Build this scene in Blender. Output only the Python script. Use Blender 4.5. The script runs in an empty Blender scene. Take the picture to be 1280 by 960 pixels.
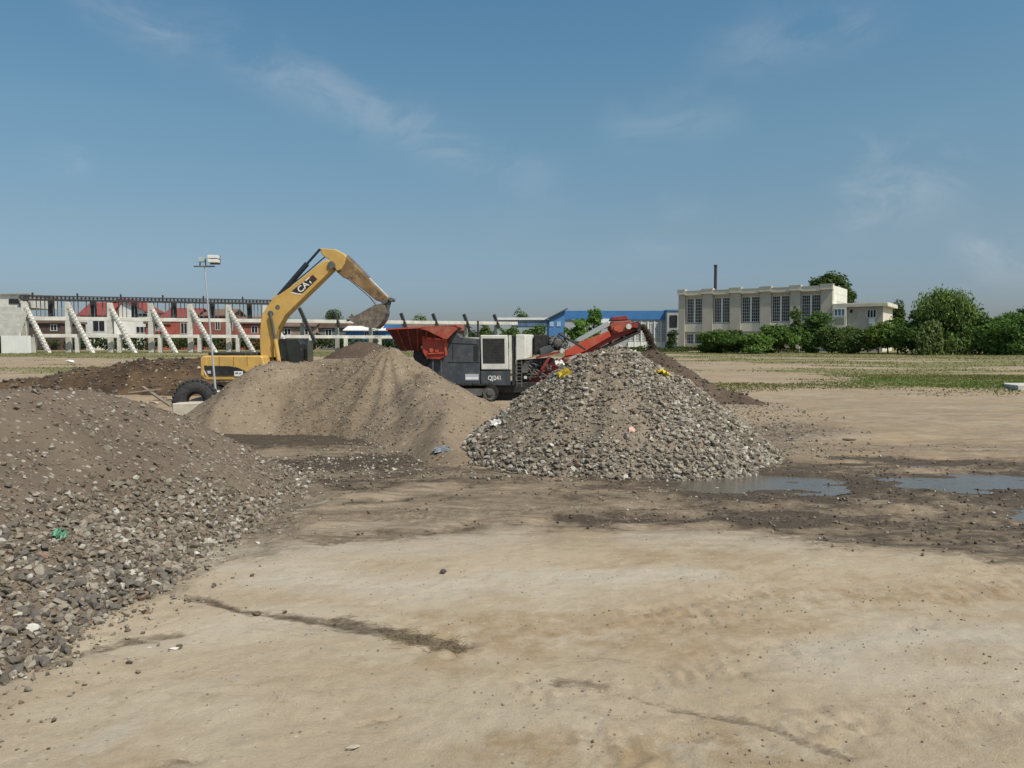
import bpy, bmesh, math, random
import numpy as np
from mathutils import Vector, Matrix, Euler
random.seed(7); RNG = np.random.default_rng(11)
SC = bpy.context.scene; COL = SC.collection
R = math.radians

# ------------------------------------------------------------------ camera
CAMZ = 2.6; F = 1000.0; PIT = math.atan(48/1000.0)
cp_, sp_ = math.cos(PIT), math.sin(PIT)
def P(px, py, D):
    u = (px-640)/F; v = (480-py)/F; dy = cp_+v*sp_
    return Vector((u*D/dy, D, CAMZ + D*(-sp_+v*cp_)/dy))
cam = bpy.data.objects.new('camera', bpy.data.cameras.new('camera')); COL.objects.link(cam)
cam.location = (0, 0, CAMZ); cam.rotation_euler = (R(90)-PIT, 0, 0)
cam.data.sensor_width = 36; cam.data.lens = F/1280*36; cam.data.clip_start = .05; cam.data.clip_end = 6000
SC.camera = cam

# ------------------------------------------------------------------ noise
def _hf(n):
    n = n & np.uint32(0x7fffffff); n = ((n ^ (n >> np.uint32(13)))*np.uint32(1274126177)) & np.uint32(0x7fffffff)
    return ((n ^ (n >> np.uint32(16))) & np.uint32(0xffff)).astype(np.float32)*np.float32(1/65535.0)
def vnoise(x, y, s=0):
    x = np.atleast_1d(np.asarray(x, float)); y = np.atleast_1d(np.asarray(y, float)); x, y = np.broadcast_arrays(x, y)
    ix = np.floor(x); iy = np.floor(y); fx = (x-ix).astype(np.float32); fy = (y-iy).astype(np.float32)
    fx = fx*fx*fx*(fx*(fx*6-15)+10); fy = fy*fy*fy*(fy*(fy*6-15)+10)
    A = np.uint32(374761393); B = np.uint32(668265263)
    n = ix.astype(np.int64).astype(np.uint32)*A + iy.astype(np.int64).astype(np.uint32)*B + np.uint32((s*974711) & 0xffffffff)
    a = _hf(n); b = _hf(n+A); c = _hf(n+B); d = _hf(n+A+B)
    a += (b-a)*fx; c += (d-c)*fx
    return (a+(c-a)*fy)*2-1
def fbm(x, y, o=4, s=0):
    t = 0; a = 1.0; n = 0
    for k in range(o):
        t = t + a*vnoise(x*2**k+17.3*k, y*2**k-9.1*k, s+k); n += a; a *= .5
    return t/n
def sstep(a, b, x):
    t = np.clip((x-a)/(b-a), 0, 1); return t*t*(3-2*t)

# ------------------------------------------------------------------ materials
MATS = {}
def nt(m):
    m.use_nodes = True; return m.node_tree
class NB:
    def __init__(s, tree): s.t = tree; s.n = tree.nodes; s.l = tree.links
    def add(s, t, **kw):
        nd = s.n.new(t)
        for k, v in kw.items(): setattr(nd, k, v)
        return nd
    def con(s, a, b): s.l.new(a, b)
    def val(s, sock, v):
        if hasattr(v, 'links') or isinstance(v, bpy.types.NodeSocket): s.l.new(v, sock)
        else: sock.default_value = v
    def math(s, op, a, b=None, c=None, clamp=False):
        nd = s.add('ShaderNodeMath', operation=op, use_clamp=clamp)
        s.val(nd.inputs[0], a)
        if b is not None: s.val(nd.inputs[1], b)
        if c is not None: s.val(nd.inputs[2], c)
        return nd.outputs[0]
    def mix(s, f, a, b, bt='MIX'):
        nd = s.add('ShaderNodeMix', data_type='RGBA', blend_type=bt)
        s.val(nd.inputs[0], f)
        for k, v in ((6, a), (7, b)):
            if isinstance(v, (tuple, list)): nd.inputs[k].default_value = (*v[:3], 1)
            else: s.l.new(v, nd.inputs[k])
        return nd.outputs[2]
    def ramp(s, f, a, b):
        nd = s.add('ShaderNodeMapRange', interpolation_type='SMOOTHSTEP')
        s.val(nd.inputs[0], f); nd.inputs[1].default_value = a; nd.inputs[2].default_value = b
        return nd.outputs[0]
    def noise(s, vec, scale, detail=4, rough=.55, dist=0):
        nd = s.add('ShaderNodeTexNoise'); s.l.new(vec, nd.inputs['Vector'])
        nd.inputs['Scale'].default_value = scale; nd.inputs['Detail'].default_value = detail
        nd.inputs['Roughness'].default_value = rough; nd.inputs['Distortion'].default_value = dist
        return nd.outputs[0]
    def mapping(s, vec, scale=(1, 1, 1), loc=(0, 0, 0)):
        nd = s.add('ShaderNodeMapping'); s.l.new(vec, nd.inputs[0])
        nd.inputs['Scale'].default_value = scale; nd.inputs['Location'].default_value = loc
        return nd.outputs[0]
    def bump(s, h, strength, dist):
        nd = s.add('ShaderNodeBump'); nd.inputs['Strength'].default_value = strength
        nd.inputs['Distance'].default_value = dist; s.l.new(h, nd.inputs['Height']); return nd.outputs[0]
def mat(name, c, rough=.7, var=.15, scale=2.0, metal=0, bump=0.0, bscale=20, dirt=0.0, dirtcol=(.30, .24, .17), streak=0, spec=.4):
    if name in MATS: return MATS[name]
    m = bpy.data.materials.new(name); b = NB(nt(m)); bs = b.n['Principled BSDF']
    co = b.add('ShaderNodeTexCoord').outputs['Object']
    n1 = b.noise(co, scale, 5, .6)
    lo = tuple(x*(1-var) for x in c); hi = tuple(min(1, x*(1+var)) for x in c)
    col = b.mix(b.ramp(n1, .3, .7), lo, hi)
    if streak:
        st = b.noise(b.mapping(co, (3, 3, .25)), 1.5, 4, .6)
        col = b.mix(b.math('MULTIPLY', b.ramp(st, .5, .75), streak), col, tuple(x*.55 for x in c))
    if dirt:
        d = b.math('MULTIPLY', b.ramp(b.noise(co, scale*1.7, 6, .7), .42, .68), dirt)
        col = b.mix(d, col, dirtcol)
    b.con(col, bs.inputs['Base Color'])
    r = b.math('ADD', b.math('MULTIPLY', b.noise(co, scale*3, 3), .25), rough-.12, clamp=True)
    b.con(r, bs.inputs['Roughness']); bs.inputs['Metallic'].default_value = metal
    bs.inputs['Specular IOR Level'].default_value = spec
    if bump: b.con(b.bump(b.noise(co, bscale, 6, .65), .8, bump), bs.inputs['Normal'])
    MATS[name] = m; return m
def attr_mat(name, attr, rough=.95, vs=8, bump=.02, bscale=40, trans=0):
    m = bpy.data.materials.new(name); b = NB(nt(m)); bs = b.n['Principled BSDF']
    a = b.add('ShaderNodeAttribute', attribute_name=attr).outputs['Color']
    co = b.add('ShaderNodeTexCoord').outputs['Object']
    n = b.ramp(b.noise(co, vs, 5, .65), .3, .7)
    col = b.mix(n, b.mix(1.0, a, (.72, .72, .72), 'MULTIPLY'), a)
    b.con(col, bs.inputs['Base Color']); bs.inputs['Roughness'].default_value = rough
    bs.inputs['Specular IOR Level'].default_value = .2
    if bump: b.con(b.bump(b.noise(co, bscale, 5, .65), .7, bump), bs.inputs['Normal'])
    if trans:
        tr = b.add('ShaderNodeBsdfTranslucent'); b.con(b.mix(1.0, col, (1.1, 1.25, .5), 'MULTIPLY'), tr.inputs[0])
        mx = b.add('ShaderNodeMixShader'); mx.inputs[0].default_value = trans
        b.con(bs.outputs[0], mx.inputs[1]); b.con(tr.outputs[0], mx.inputs[2])
        b.con(mx.outputs[0], b.n['Material Output'].inputs['Surface'])
    MATS[name] = m; return m

# ------------------------------------------------------------------ mesh helpers
class MB:
    def __init__(s): s.v = []; s.f = []
    def poly(s, vs, fs):
        k = len(s.v); s.v += [tuple(x) for x in vs]; s.f += [tuple(i+k for i in f) for f in fs]; return s
    def box(s, x0, x1, y0, y1, z0, z1):
        x0, x1 = min(x0, x1), max(x0, x1); y0, y1 = min(y0, y1), max(y0, y1); z0, z1 = min(z0, z1), max(z0, z1)
        return s.poly([(x0,y0,z0),(x1,y0,z0),(x1,y1,z0),(x0,y1,z0),(x0,y0,z1),(x1,y0,z1),(x1,y1,z1),(x0,y1,z1)],
            [(0,3,2,1),(4,5,6,7),(0,1,5,4),(1,2,6,5),(2,3,7,6),(3,0,4,7)])
    def prism(s, pts, y0, y1):                    # pts: (x,z) outline pushed from y0 to y1
        n = len(pts); a = sum(pts[i][0]*pts[(i+1)%n][1]-pts[(i+1)%n][0]*pts[i][1] for i in range(n))
        if a < 0: pts = pts[::-1]
        vs = [(x, y0, z) for x, z in pts]+[(x, y1, z) for x, z in pts]
        return s.poly(vs, [tuple(range(n)), tuple(range(2*n-1, n-1, -1))]+[(i, i+n, (i+1)%n+n, (i+1)%n) for i in range(n)])
    def vprism(s, pts, z0, z1):                   # pts: (x,y) plan
        n = len(pts); a = sum(pts[i][0]*pts[(i+1)%n][1]-pts[(i+1)%n][0]*pts[i][1] for i in range(n))
        if a < 0: pts = pts[::-1]
        vs = [(x, y, z0) for x, y in pts]+[(x, y, z1) for x, y in pts]
        return s.poly(vs, [tuple(range(n-1, -1, -1)), tuple(range(n, 2*n))]+[(i, (i+1)%n, (i+1)%n+n, i+n) for i in range(n)])
    def tube(s, p, q, r, r2=None, n=10):
        p = Vector(p); q = Vector(q); r2 = r if r2 is None else r2
        d = (q-p).normalized(); a = d.orthogonal().normalized(); b = d.cross(a)
        vs = []
        for c, rr in ((p, r), (q, r2)):
            vs += [c+(a*math.cos(2*math.pi*i/n)+b*math.sin(2*math.pi*i/n))*rr for i in range(n)]
        return s.poly(vs, [tuple(range(n-1, -1, -1)), tuple(range(n, 2*n))]+[(i, (i+1)%n, (i+1)%n+n, i+n) for i in range(n)])
    def bar(s, p, q, w, h, up=(0, 0, 1)):
        p = Vector(p); q = Vector(q); d = (q-p).normalized(); a = d.cross(Vector(up))
        if a.length < 1e-4: a = d.cross(Vector((1, 0, 0)))
        a.normalize(); b = a.cross(d)
        vs = [c+a*w/2*i+b*h/2*j for c in (p, q) for i, j in ((-1,-1),(1,-1),(1,1),(-1,1))]
        return s.poly(vs, [(3,2,1,0),(4,5,6,7),(0,1,5,4),(1,2,6,5),(2,3,7,6),(3,0,4,7)])
    def lathe(s, c, axis, prof, n=24):            # prof: (r, t) along axis
        c = Vector(c); d = Vector(axis).normalized(); a = d.orthogonal().normalized(); b = d.cross(a); m = len(prof)
        vs = [c+d*t+(a*math.cos(2*math.pi*i/n)+b*math.sin(2*math.pi*i/n))*r for r, t in prof for i in range(n)]
        return s.poly(vs, [(j*n+i, j*n+(i+1)%n, (j+1)*n+(i+1)%n, (j+1)*n+i) for j in range(m-1) for i in range(n)])
    def build(s, name, m, parent=None, bevel=0, smooth=False, at=None):
        me = bpy.data.meshes.new(name)
        off = Vector(at) if at is not None else (Vector(parent.get('_o', (0,0,0))) if parent else Vector((0,0,0)))
        me.from_pydata([(Vector(v)-off) for v in s.v], [], s.f); me.update()
        bm = bmesh.new(); bm.from_mesh(me); bmesh.ops.recalc_face_normals(bm, faces=bm.faces[:]); bm.to_mesh(me); bm.free()
        if m: me.materials.append(m)
        if smooth: me.shade_smooth()
        o = bpy.data.objects.new(name, me); COL.objects.link(o)
        if parent:
            o.parent = parent
            if '_o' in parent: o['_o'] = tuple(off)
        elif at is not None: o.location = off
        if bevel:
            bv = o.modifiers.new('bevel', 'BEVEL'); bv.width = bevel; bv.segments = 1; bv.limit_method = 'ANGLE'; bv.angle_limit = R(40)
        return o
def tag(o, label=None, cat=None, group=None, kind=None):
    if label: o['label'] = label
    if cat: o['category'] = cat
    if group: o['group'] = group
    if kind: o['kind'] = kind
    return o
def thing(name, loc, label, cat, group=None, rz=0):
    o = bpy.data.objects.new(name, None); COL.objects.link(o); o.location = loc; o.rotation_euler = (0, 0, rz)
    o.empty_display_size = .3; tag(o, label, cat, group); return o
def wthing(name, loc, label, cat, group=None):     # parts given in world coordinates
    o = thing(name, loc, label, cat, group); o['_o'] = tuple(loc); return o
def copy_tree(o, parent=None):
    c = o.copy(); COL.objects.link(c); c.parent = parent
    for ch in list(o.children): copy_tree(ch, c)
    return c
def npmesh(name, V, Fc, m, attr=None, attrname='col', domain='FACE', smooth=False, at=None):
    me = bpy.data.meshes.new(name); V = np.asarray(V, np.float32); Fc = np.asarray(Fc, np.int32)
    if at is not None: V = V-np.asarray(at, np.float32)
    k = Fc.shape[1]
    me.vertices.add(len(V)); me.vertices.foreach_set('co', V.ravel())
    me.loops.add(Fc.size); me.loops.foreach_set('vertex_index', Fc.ravel())
    me.polygons.add(len(Fc)); me.polygons.foreach_set('loop_start', np.arange(0, Fc.size, k, dtype=np.int32))
    me.polygons.foreach_set('use_smooth', np.full(len(Fc), smooth, bool))
    me.update(calc_edges=True)
    if attr is not None:
        a = me.attributes.new(attrname, 'FLOAT_COLOR', domain)
        A = np.ones((len(attr), 4), np.float32); A[:, :attr.shape[1]] = attr; a.data.foreach_set('color', A.ravel())
    me.materials.append(m)
    o = bpy.data.objects.new(name, me); COL.objects.link(o)
    if at is not None: o.location = at
    return o
def text_mesh(name, body, size, m, parent, loc, rot, extrude=.004, sx=1):
    cu = bpy.data.curves.new(name, 'FONT'); cu.body = body; cu.size = size; cu.extrude = extrude
    cu.align_x = 'CENTER'; cu.align_y = 'CENTER'; cu.offset = size*.012
    t = bpy.data.objects.new('tmp', cu); COL.objects.link(t); bpy.context.view_layer.update()
    me = bpy.data.meshes.new_from_object(t.evaluated_get(bpy.context.evaluated_depsgraph_get()))
    bpy.data.objects.remove(t); me.name = name; me.materials.clear(); me.materials.append(m)
    o = bpy.data.objects.new(name, me); COL.objects.link(o); o.parent = parent
    o.location = Vector(loc)-Vector(parent.get('_o', (0, 0, 0))); o.rotation_euler = rot; o.scale = (sx, 1, 1); return o

# ------------------------------------------------------------------ terrain
TY = [-200, 0, 34, 38, 45, 60, 80, 105, 130, 160, 400, 3000]
TZ = [0, 0, 0, .03, .40, .80, 1.16, 1.50, 1.66, 1.75, 2.0, 2.2]
def g0(y): return np.interp(y, TY, TZ)
def gp(px, py):                                   # pixel -> flat near ground
    d = P(px, py, 1.0); t = CAMZ/(CAMZ-d.z); return (d.x*t, t)
def segd(x, y, a, b):
    ax, ay = a; bx, by = b; dx, dy = bx-ax, by-ay; L = dx*dx+dy*dy+1e-9
    t = np.clip(((x-ax)*dx+(y-ay)*dy)/L, 0, 1); return np.hypot(x-ax-t*dx, y-ay-t*dy), t
PUD = [(4.65, 15.3, 1.5, 1.15), (8.4, 15.3, 1.2, .85), (9.6, 15.2, 1.5, 1.0), (10.8, 14.7, 1.3, .8), (8.4, 17.3, 1.7, .33), (8.4, 12.0, .8, .75)]
WL = -.035
def pudmask(x, y):
    m = np.zeros(np.shape(x))
    wx = x+.35*fbm(x*.9, y*.9, 3, 5); wy = y+.35*fbm(x*.9+40, y*.9, 3, 6)
    for cx, cy, rx, ry in PUD:
        r = np.sqrt(((wx-cx)/rx)**2+((wy-cy)/ry)**2); m = np.maximum(m, 1-r*.72)
    return m
TRACKS = [((gp(560, 812)), (gp(800, 770)), .55), ((gp(800, 770)), (gp(1290, 722)), .55), ((gp(900, 930)), (gp(1300, 800)), .5), ((gp(640, 940)), (gp(880, 950)), .5)]
TRACKS += [(gp(300, 652), gp(900, 628), .28), (gp(250, 690), gp(760, 640), .28), (gp(620, 870), gp(1280, 770), .35), (gp(880, 985), gp(1300, 860), .4)]
RUTS = [(gp(205, 738), gp(300, 762), .07), (gp(300, 762), gp(420, 778), .09), (gp(420, 778), gp(575, 806), .13),
        (gp(-60, 872), gp(100, 812), .14), (gp(100, 812), gp(215, 792), .10), (gp(700, 850), gp(752, 859), .10), (gp(752, 859), gp(845, 882), .035),
        (gp(842, 882), gp(890, 891), .05), (gp(890, 891), gp(965, 906), .035), (gp(985, 920), gp(1060, 948), .05), (gp(960, 905), gp(985, 920), .03),
        (gp(160, 962), gp(250, 948), .06), (gp(440, 905), gp(500, 893), .02)]
def gz(x, y):
    z = g0(y).astype(float)
    fade = 1-sstep(25, 60, y)
    z = z + .035*fbm(x*.35, y*.35, 3, 1)*(.3+.7*fade) + .014*fbm(x*1.7, y*1.7, 4, 2)*fade + .007*fbm(x*6, y*6, 3, 3)*fade
    z = z + .10*fbm(x*.06, y*.06, 3, 9)*sstep(35, 70, y)
    pm = pudmask(x, y); z = z - .13*sstep(0, .8, pm) + .115*np.clip(pm*2, 0, 1)*fbm(x*1.5, y*3.6, 5, 37)
    band = np.exp(-((y-12.2)/1.1)**2)*sstep(-3, 1, x); z = z + .10*band*fbm(x*1.1, y*3.2, 5, 31) + .07*sstep(9, 13, y)*(1-sstep(26, 40, y))*fbm(x*1.1, y*3.0, 5, 33) + .009*fbm(x*11, y*11, 2, 35)*(1-sstep(9, 12, y))
    for a, b, w in TRACKS:
        d, t = segd(x, y, a, b); L = math.hypot(b[0]-a[0], b[1]-a[1])
        m = sstep(w, w*.55, d)*sstep(-.12, .45, fbm(x*1.3, y*1.3, 4, 21))
        z = z + m*(.014*np.cos(2*math.pi*(t*L+.35*d+.07*fbm(x*3, y*3, 2, 22))/.15) - .012 + .032*fbm(x*9, y*9, 4, 23))
    for a, b, w in RUTS:
        d, t = segd(x+.06*fbm(x*2, y*2, 3, 41), y+.06*fbm(x*2+9, y*2, 3, 42), a, b); z = z - .02*np.exp(-(d/w)**2)
    return z
def lines(*spans):
    out = []
    for a, b, st in spans: out += list(np.arange(a, b-1e-6, st))
    return np.array(out)
xs_p = lines((0, 6, .042), (6, 12, .08), (12, 30, .3), (30, 110, 1.5), (110, 400, 20), (400, 2600, 200))
XL = np.concatenate([-xs_p[::-1][:-1], xs_p])
YL = np.concatenate([lines((-60, 0, 10), (0, 4.4, .4), (4.4, 11, .035), (11, 20, .07), (20, 46, .22), (46, 170, 1.2), (170, 400, 20), (400, 3400, 200))])
GX, GY = np.meshgrid(XL, YL); GZ = gz(GX, GY)
# masks: damp, grass, gravel, ochre
DAMP = [((240, 550), (515, 545), 2.6, 1.15), ((480, 600), (640, 600), .7, .7), ((320, 585), (490, 575), 1.7, 1), ((420, 640), (560, 640), .5, .45), ((560, 625), (860, 622), .55, .5), ((1000, 560), (1300, 560), 1.0, .35), ((250, 548), (350, 550), .6, .8), ((430, 605), (510, 592), .45, .8), ((520, 586), (640, 590), .4, .7),
        ((440, 610), (500, 605), .35, .8), ((450, 628), (520, 622), .25, .7), ((400, 675), (500, 668), .3, .55), ((500, 666), (600, 658), .3, .55),
        ((880, 604), (1330, 608), 2.1, 1.1), ((940, 634), (1330, 655), .5, .6), ((1080, 668), (1330, 684), .8, .72), ((640, 618), (900, 618), .5, .6), ((700, 648), (1000, 650), .55, 1.0), ((1090, 577), (1300, 580), .8, .9), ((980, 585), (1120, 590), 1.2, .75), ((930, 640), (1290, 665), .55, .85),
        ((1100, 680), (1320, 690), .5, .75), ((700, 650), (980, 652), .42, .95), ((760, 636), (900, 634), .3, .7), ((600, 600), (860, 606), .4, .4), ((1060, 655), (1290, 645), .8, .7),
        ((860, 620), (930, 645), .5, .6), ((860, 590), (900, 570), .6, .5), ((700, 660), (760, 654), .2, .7)]
def masks(x, y):
    n = fbm(x*.8, y*.8, 4, 51); n2 = fbm(x*2.6, y*2.6, 4, 52)
    damp = np.zeros(np.shape(x))
    wx = x+.8*fbm(x*.8, y*.8, 5, 53); wy = y+.5*fbm(x*.8+30, y*1.2, 5, 54)
    for a, b, w, k in DAMP:
        d, t = segd(wx, wy, gp(*a), gp(*b)); damp = np.maximum(damp, k*sstep(w*1.7, w*.15, d+.55*min(w, 1.2)*n2+.5*min(w, 1.5)*n))
    damp = np.maximum(damp, sstep(.0, .3, pudmask(x, y)))
    for i, (a, b, w) in enumerate(RUTS):
        d, t = segd(x+.08*fbm(x*2, y*2, 3, 41), y+.08*fbm(x*2+9, y*2, 3, 42), a, b)
        kk_ = sstep(-.75, -.1, fbm(x*1.6, y*1.6, 4, 43)); damp = np.maximum(damp, kk_*(.72 if i < 3 else .5 if i < 5 else .38)*sstep(w*1.5, w*.3, d+.3*w*n2))
    st = fbm(x*.05, y*.16, 4, 61); st2 = fbm(x*.12, y*.45, 3, 62)
    far = sstep(38, 50, y)
    grass = far*sstep(-.12, .30, st+.45*st2 + .25*sstep(10, 30, x)*(1-sstep(60, 75, y)) + .30*sstep(82, 104, y) - .06 + .14*sstep(8, 26, x))
    d, t = segd(x, y, (23, 47), (34, 43)); grass = np.maximum(grass, sstep(5.5, .5, d+3.5*st2+1.5*n)*sstep(38, 41, y)*.95)
    grav = np.zeros(np.shape(x))
    for a, b, w, k in (((-100, 880), (330, 660), .5, .5), ((330, 660), (360, 590), 1.0, .9), ((330, 600), (520, 560), 2.2, .95), ((560, 640), (900, 640), .6, .5), ((600, 595), (880, 600), .5, .6), ((900, 560), (985, 535), 2.2, .9), ((370, 640), (300, 690), .6, .6), ((820, 620), (1200, 660), .9, .5), ((480, 590), (590, 595), .6, .8)):
        d, t = segd(wx, wy, gp(*a), gp(*b)); grav = np.maximum(grav, k*sstep(w*1.3, w*.3, d))
    och = sstep(-.1, .5, fbm(x*.45, y*.7, 4, 71))*.8
    for a, b, w in (((640, 800), (780, 780), .35), ((900, 750), (1250, 745), .35), ((640, 940), (900, 935), .4), ((780, 590), (1000, 572), .4)):
        d, t = segd(x, y, gp(*a), gp(*b)); och = np.maximum(och, sstep(w*1.5, 0, d+.5*w*n2))
    return np.stack([damp, grass, grav, och], -1)
MK = masks(GX, GY)
def ground_material():
    m = bpy.data.materials.new('dry_earth'); b = NB(nt(m)); bs = b.n['Principled BSDF']
    co = b.add('ShaderNodeTexCoord').outputs['Object']
    at = b.add('ShaderNodeAttribute', attribute_name='col'); sep = b.add('ShaderNodeSeparateColor'); b.con(at.outputs['Color'], sep.inputs[0])
    damp, grass, grav, och = sep.outputs[0], sep.outputs[1], sep.outputs[2], at.outputs['Alpha']
    nL = b.noise(co, .5, 6, .6); nM = b.noise(co, 3, 6, .65); nF = b.noise(co, 75, 5, .75); nS = b.noise(b.mapping(co, (.6, 2.5, 1)), 1.6, 6, .65, .6)
    nP = b.noise(b.mapping(co, (.55, 1.0, 1)), .55, 5, .6, .4); nQ = b.noise(b.mapping(co, (.5, 1.6, 1), (7, 3, 0)), 1.9, 7, .72, .6)
    sx = b.add('ShaderNodeSeparateXYZ'); b.con(co, sx.inputs[0])
    far = b.ramp(b.math('ADD', sx.outputs[1], b.math('MULTIPLY', b.math('SUBTRACT', nL, .5), 9.0)), 9.5, 15)
    col = b.mix(b.ramp(nL, .35, .65), (.43, .334, .228), (.495, .397, .285))
    col = b.mix(b.math('MULTIPLY', b.ramp(nS, .5, .72), .55), col, (.47, .39, .29))
    brn = b.mix(b.ramp(nS, .36, .64), (.19, .138, .092), (.31, .238, .165)); col = b.mix(b.math('MULTIPLY', far, .8), col, brn)
    col = b.mix(b.math('MULTIPLY', b.ramp(nP, .46, .64), b.math('SUBTRACT', .75, b.math('MULTIPLY', far, .55))), col, (.53, .455, .35)); col = b.mix(b.math('MULTIPLY', b.ramp(nQ, .53, .70), b.math('ADD', .28, b.math('MULTIPLY', far, .4))), col, (.215, .16, .102))
    col = b.mix(b.math('MULTIPLY', och, b.ramp(nM, .35, .62)), col, (.37, .265, .155))
    col = b.mix(b.math('MULTIPLY', b.ramp(nM, .56, .74), .45), col, (.28, .215, .145))
    col = b.mix(b.math('MULTIPLY', b.ramp(nF, .6, .78), .5), col, (.22, .17, .12))
    pf = b.add('ShaderNodeAttribute', attribute_name='pale').outputs['Fac']; col = b.mix(b.math('MULTIPLY', pf, b.ramp(nM, .2, .55)), col, (.50, .43, .34))
    tf = b.add('ShaderNodeAttribute', attribute_name='trampled').outputs['Fac']; nT = b.noise(b.mapping(co, (.45, 2.2, 1)), 2.6, 8, .75, .4)
    col = b.mix(b.math('MULTIPLY', tf, .85), col, b.mix(b.ramp(nT, .38, .6), (.15, .112, .078), (.34, .268, .19)))
    nK = b.noise(co, 22, 6, .8); col = b.mix(b.math('MULTIPLY', b.ramp(nK, .50, .66), .36), col, b.mix(1.0, col, (.68, .64, .58), 'MULTIPLY')); nK2 = b.noise(b.mapping(co, (1, 1, 1), (3, 5, 0)), 13, 6, .8); col = b.mix(b.math('MULTIPLY', b.ramp(nK2, .56, .7), .3), col, (.52, .46, .37))
    # small specks of stone
    vo = b.add('ShaderNodeTexVoronoi'); b.con(co, vo.inputs['Vector']); vo.inputs['Scale'].default_value = 16
    spk = b.math('MULTIPLY', b.math('LESS_THAN', vo.outputs['Distance'], .22), b.math('GREATER_THAN', b.noise(co, 5, 2), .55))
    vs = b.add('ShaderNodeSeparateColor'); b.con(vo.outputs['Color'], vs.inputs[0])
    spc = b.mix(vs.outputs[0], (.16, .13, .10), (.55, .50, .42))
    col = b.mix(b.math('MULTIPLY', spk, .8), col, spc)
    # gravelly soil
    vg = b.add('ShaderNodeTexVoronoi'); b.con(co, vg.inputs['Vector']); vg.inputs['Scale'].default_value = 9; vg.inputs['Randomness'].default_value = 1
    vgs = b.add('ShaderNodeSeparateColor'); b.con(vg.outputs['Color'], vgs.inputs[0])
    gcol = b.mix(vgs.outputs[1], (.11, .083, .06), (.21, .165, .122))
    gcol = b.mix(b.math('GREATER_THAN', vgs.outputs[2], .93), gcol, (.30, .26, .21))
    gf = b.math('MULTIPLY', grav, b.ramp(nM, .25, .6)); col = b.mix(gf, col, gcol)
    # grass
    nG = b.noise(b.mapping(co, (.7, 2.2, 1)), .9, 6, .7); nG2 = b.noise(co, 6, 4, .7)
    gr = b.mix(b.ramp(nG2, .35, .65), (.12, .14, .05), (.22, .20, .09))
    gfac = b.math('MULTIPLY', b.ramp(b.math('ADD', grass, b.math('SUBTRACT', nG, .5)), .25, .75), .8); col = b.mix(gfac, col, gr)
    # damp earth
    nE0 = b.noise(b.mapping(co, (.8, 1.5, 1)), 9, 8, .75, .3)
    df = b.ramp(b.math('ADD', b.math('ADD', damp, b.math('MULTIPLY', b.math('SUBTRACT', nE0, .5), 1.5)), b.math('ADD', b.math('MULTIPLY', b.math('SUBTRACT', nM, .5), 1.2), b.math('MULTIPLY', b.math('SUBTRACT', nQ, .5), 1.6))), .35, 1.0)
    nE = nE0; nD = b.math('MULTIPLY', b.math('SUBTRACT', nE, .5), 2.2)
    col = b.mix(b.math('MULTIPLY', b.math('MULTIPLY', b.ramp(damp, 0, .12), b.ramp(b.math('ADD', b.math('ADD', damp, nD), b.math('MULTIPLY', b.math('SUBTRACT', nQ, .5), 1.4)), .02, .55)), .8), col, (.205, .155, .105))
    dcol = b.mix(b.ramp(nF, .4, .7), (.052, .038, .026), (.100, .074, .051)); col = b.mix(b.math('MULTIPLY', df, .92), col, dcol)
    b.con(col, bs.inputs['Base Color'])
    b.con(b.math('SUBTRACT', .95, b.math('MULTIPLY', df, .28)), bs.inputs['Roughness']); bs.inputs['Specular IOR Level'].default_value = .25
    h = b.math('ADD', b.math('MULTIPLY', nM, .7), b.math('ADD', b.math('MULTIPLY', nF, .3), b.math('MULTIPLY', vg.outputs['Distance'], gf)))
    b.con(b.bump(h, .9, .07), bs.inputs['Normal'])
    return m
PALE = [((230, 690), (600, 668), .9), ((330, 720), (600, 735), .45), ((820, 672), (1010, 676), .4), ((980, 815), (1300, 790), .45), ((85, 925), (110, 915), .12), ((640, 720), (900, 716), .35), ((440, 655), (560, 650), .3)]
pale = np.zeros(GX.shape); wx_ = GX+.5*fbm(GX*.8, GY*.8, 4, 56); wy_ = GY+.35*fbm(GX*.8+9, GY*1.2, 4, 57)
for a, b_, w_ in PALE: pale = np.maximum(pale, sstep(w_*1.7, 0, segd(wx_, wy_, gp(*a), gp(*b_))[0]))
mid = sstep(9.6, 12.4, wy_+.12*np.abs(GX))*(1-sstep(18, 23, GY))*(1-sstep(4.5, 8, GX))
ny, nx = GX.shape
I = np.arange(ny*nx).reshape(ny, nx)
FQ = np.stack([I[:-1, :-1], I[:-1, 1:], I[1:, 1:], I[1:, :-1]], -1).reshape(-1, 4)
gnd = npmesh('ground', np.stack([GX, GY, GZ], -1).reshape(-1, 3), FQ, ground_material(), MK.reshape(-1, 4), 'col', 'POINT', True)
for an_, ar_ in (('pale', pale), ('trampled', mid)):
    at_ = gnd.data.attributes.new(an_, 'FLOAT', 'POINT'); at_.data.foreach_set('value', ar_.ravel().astype(np.float32))
tag(gnd, kind='structure')
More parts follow.
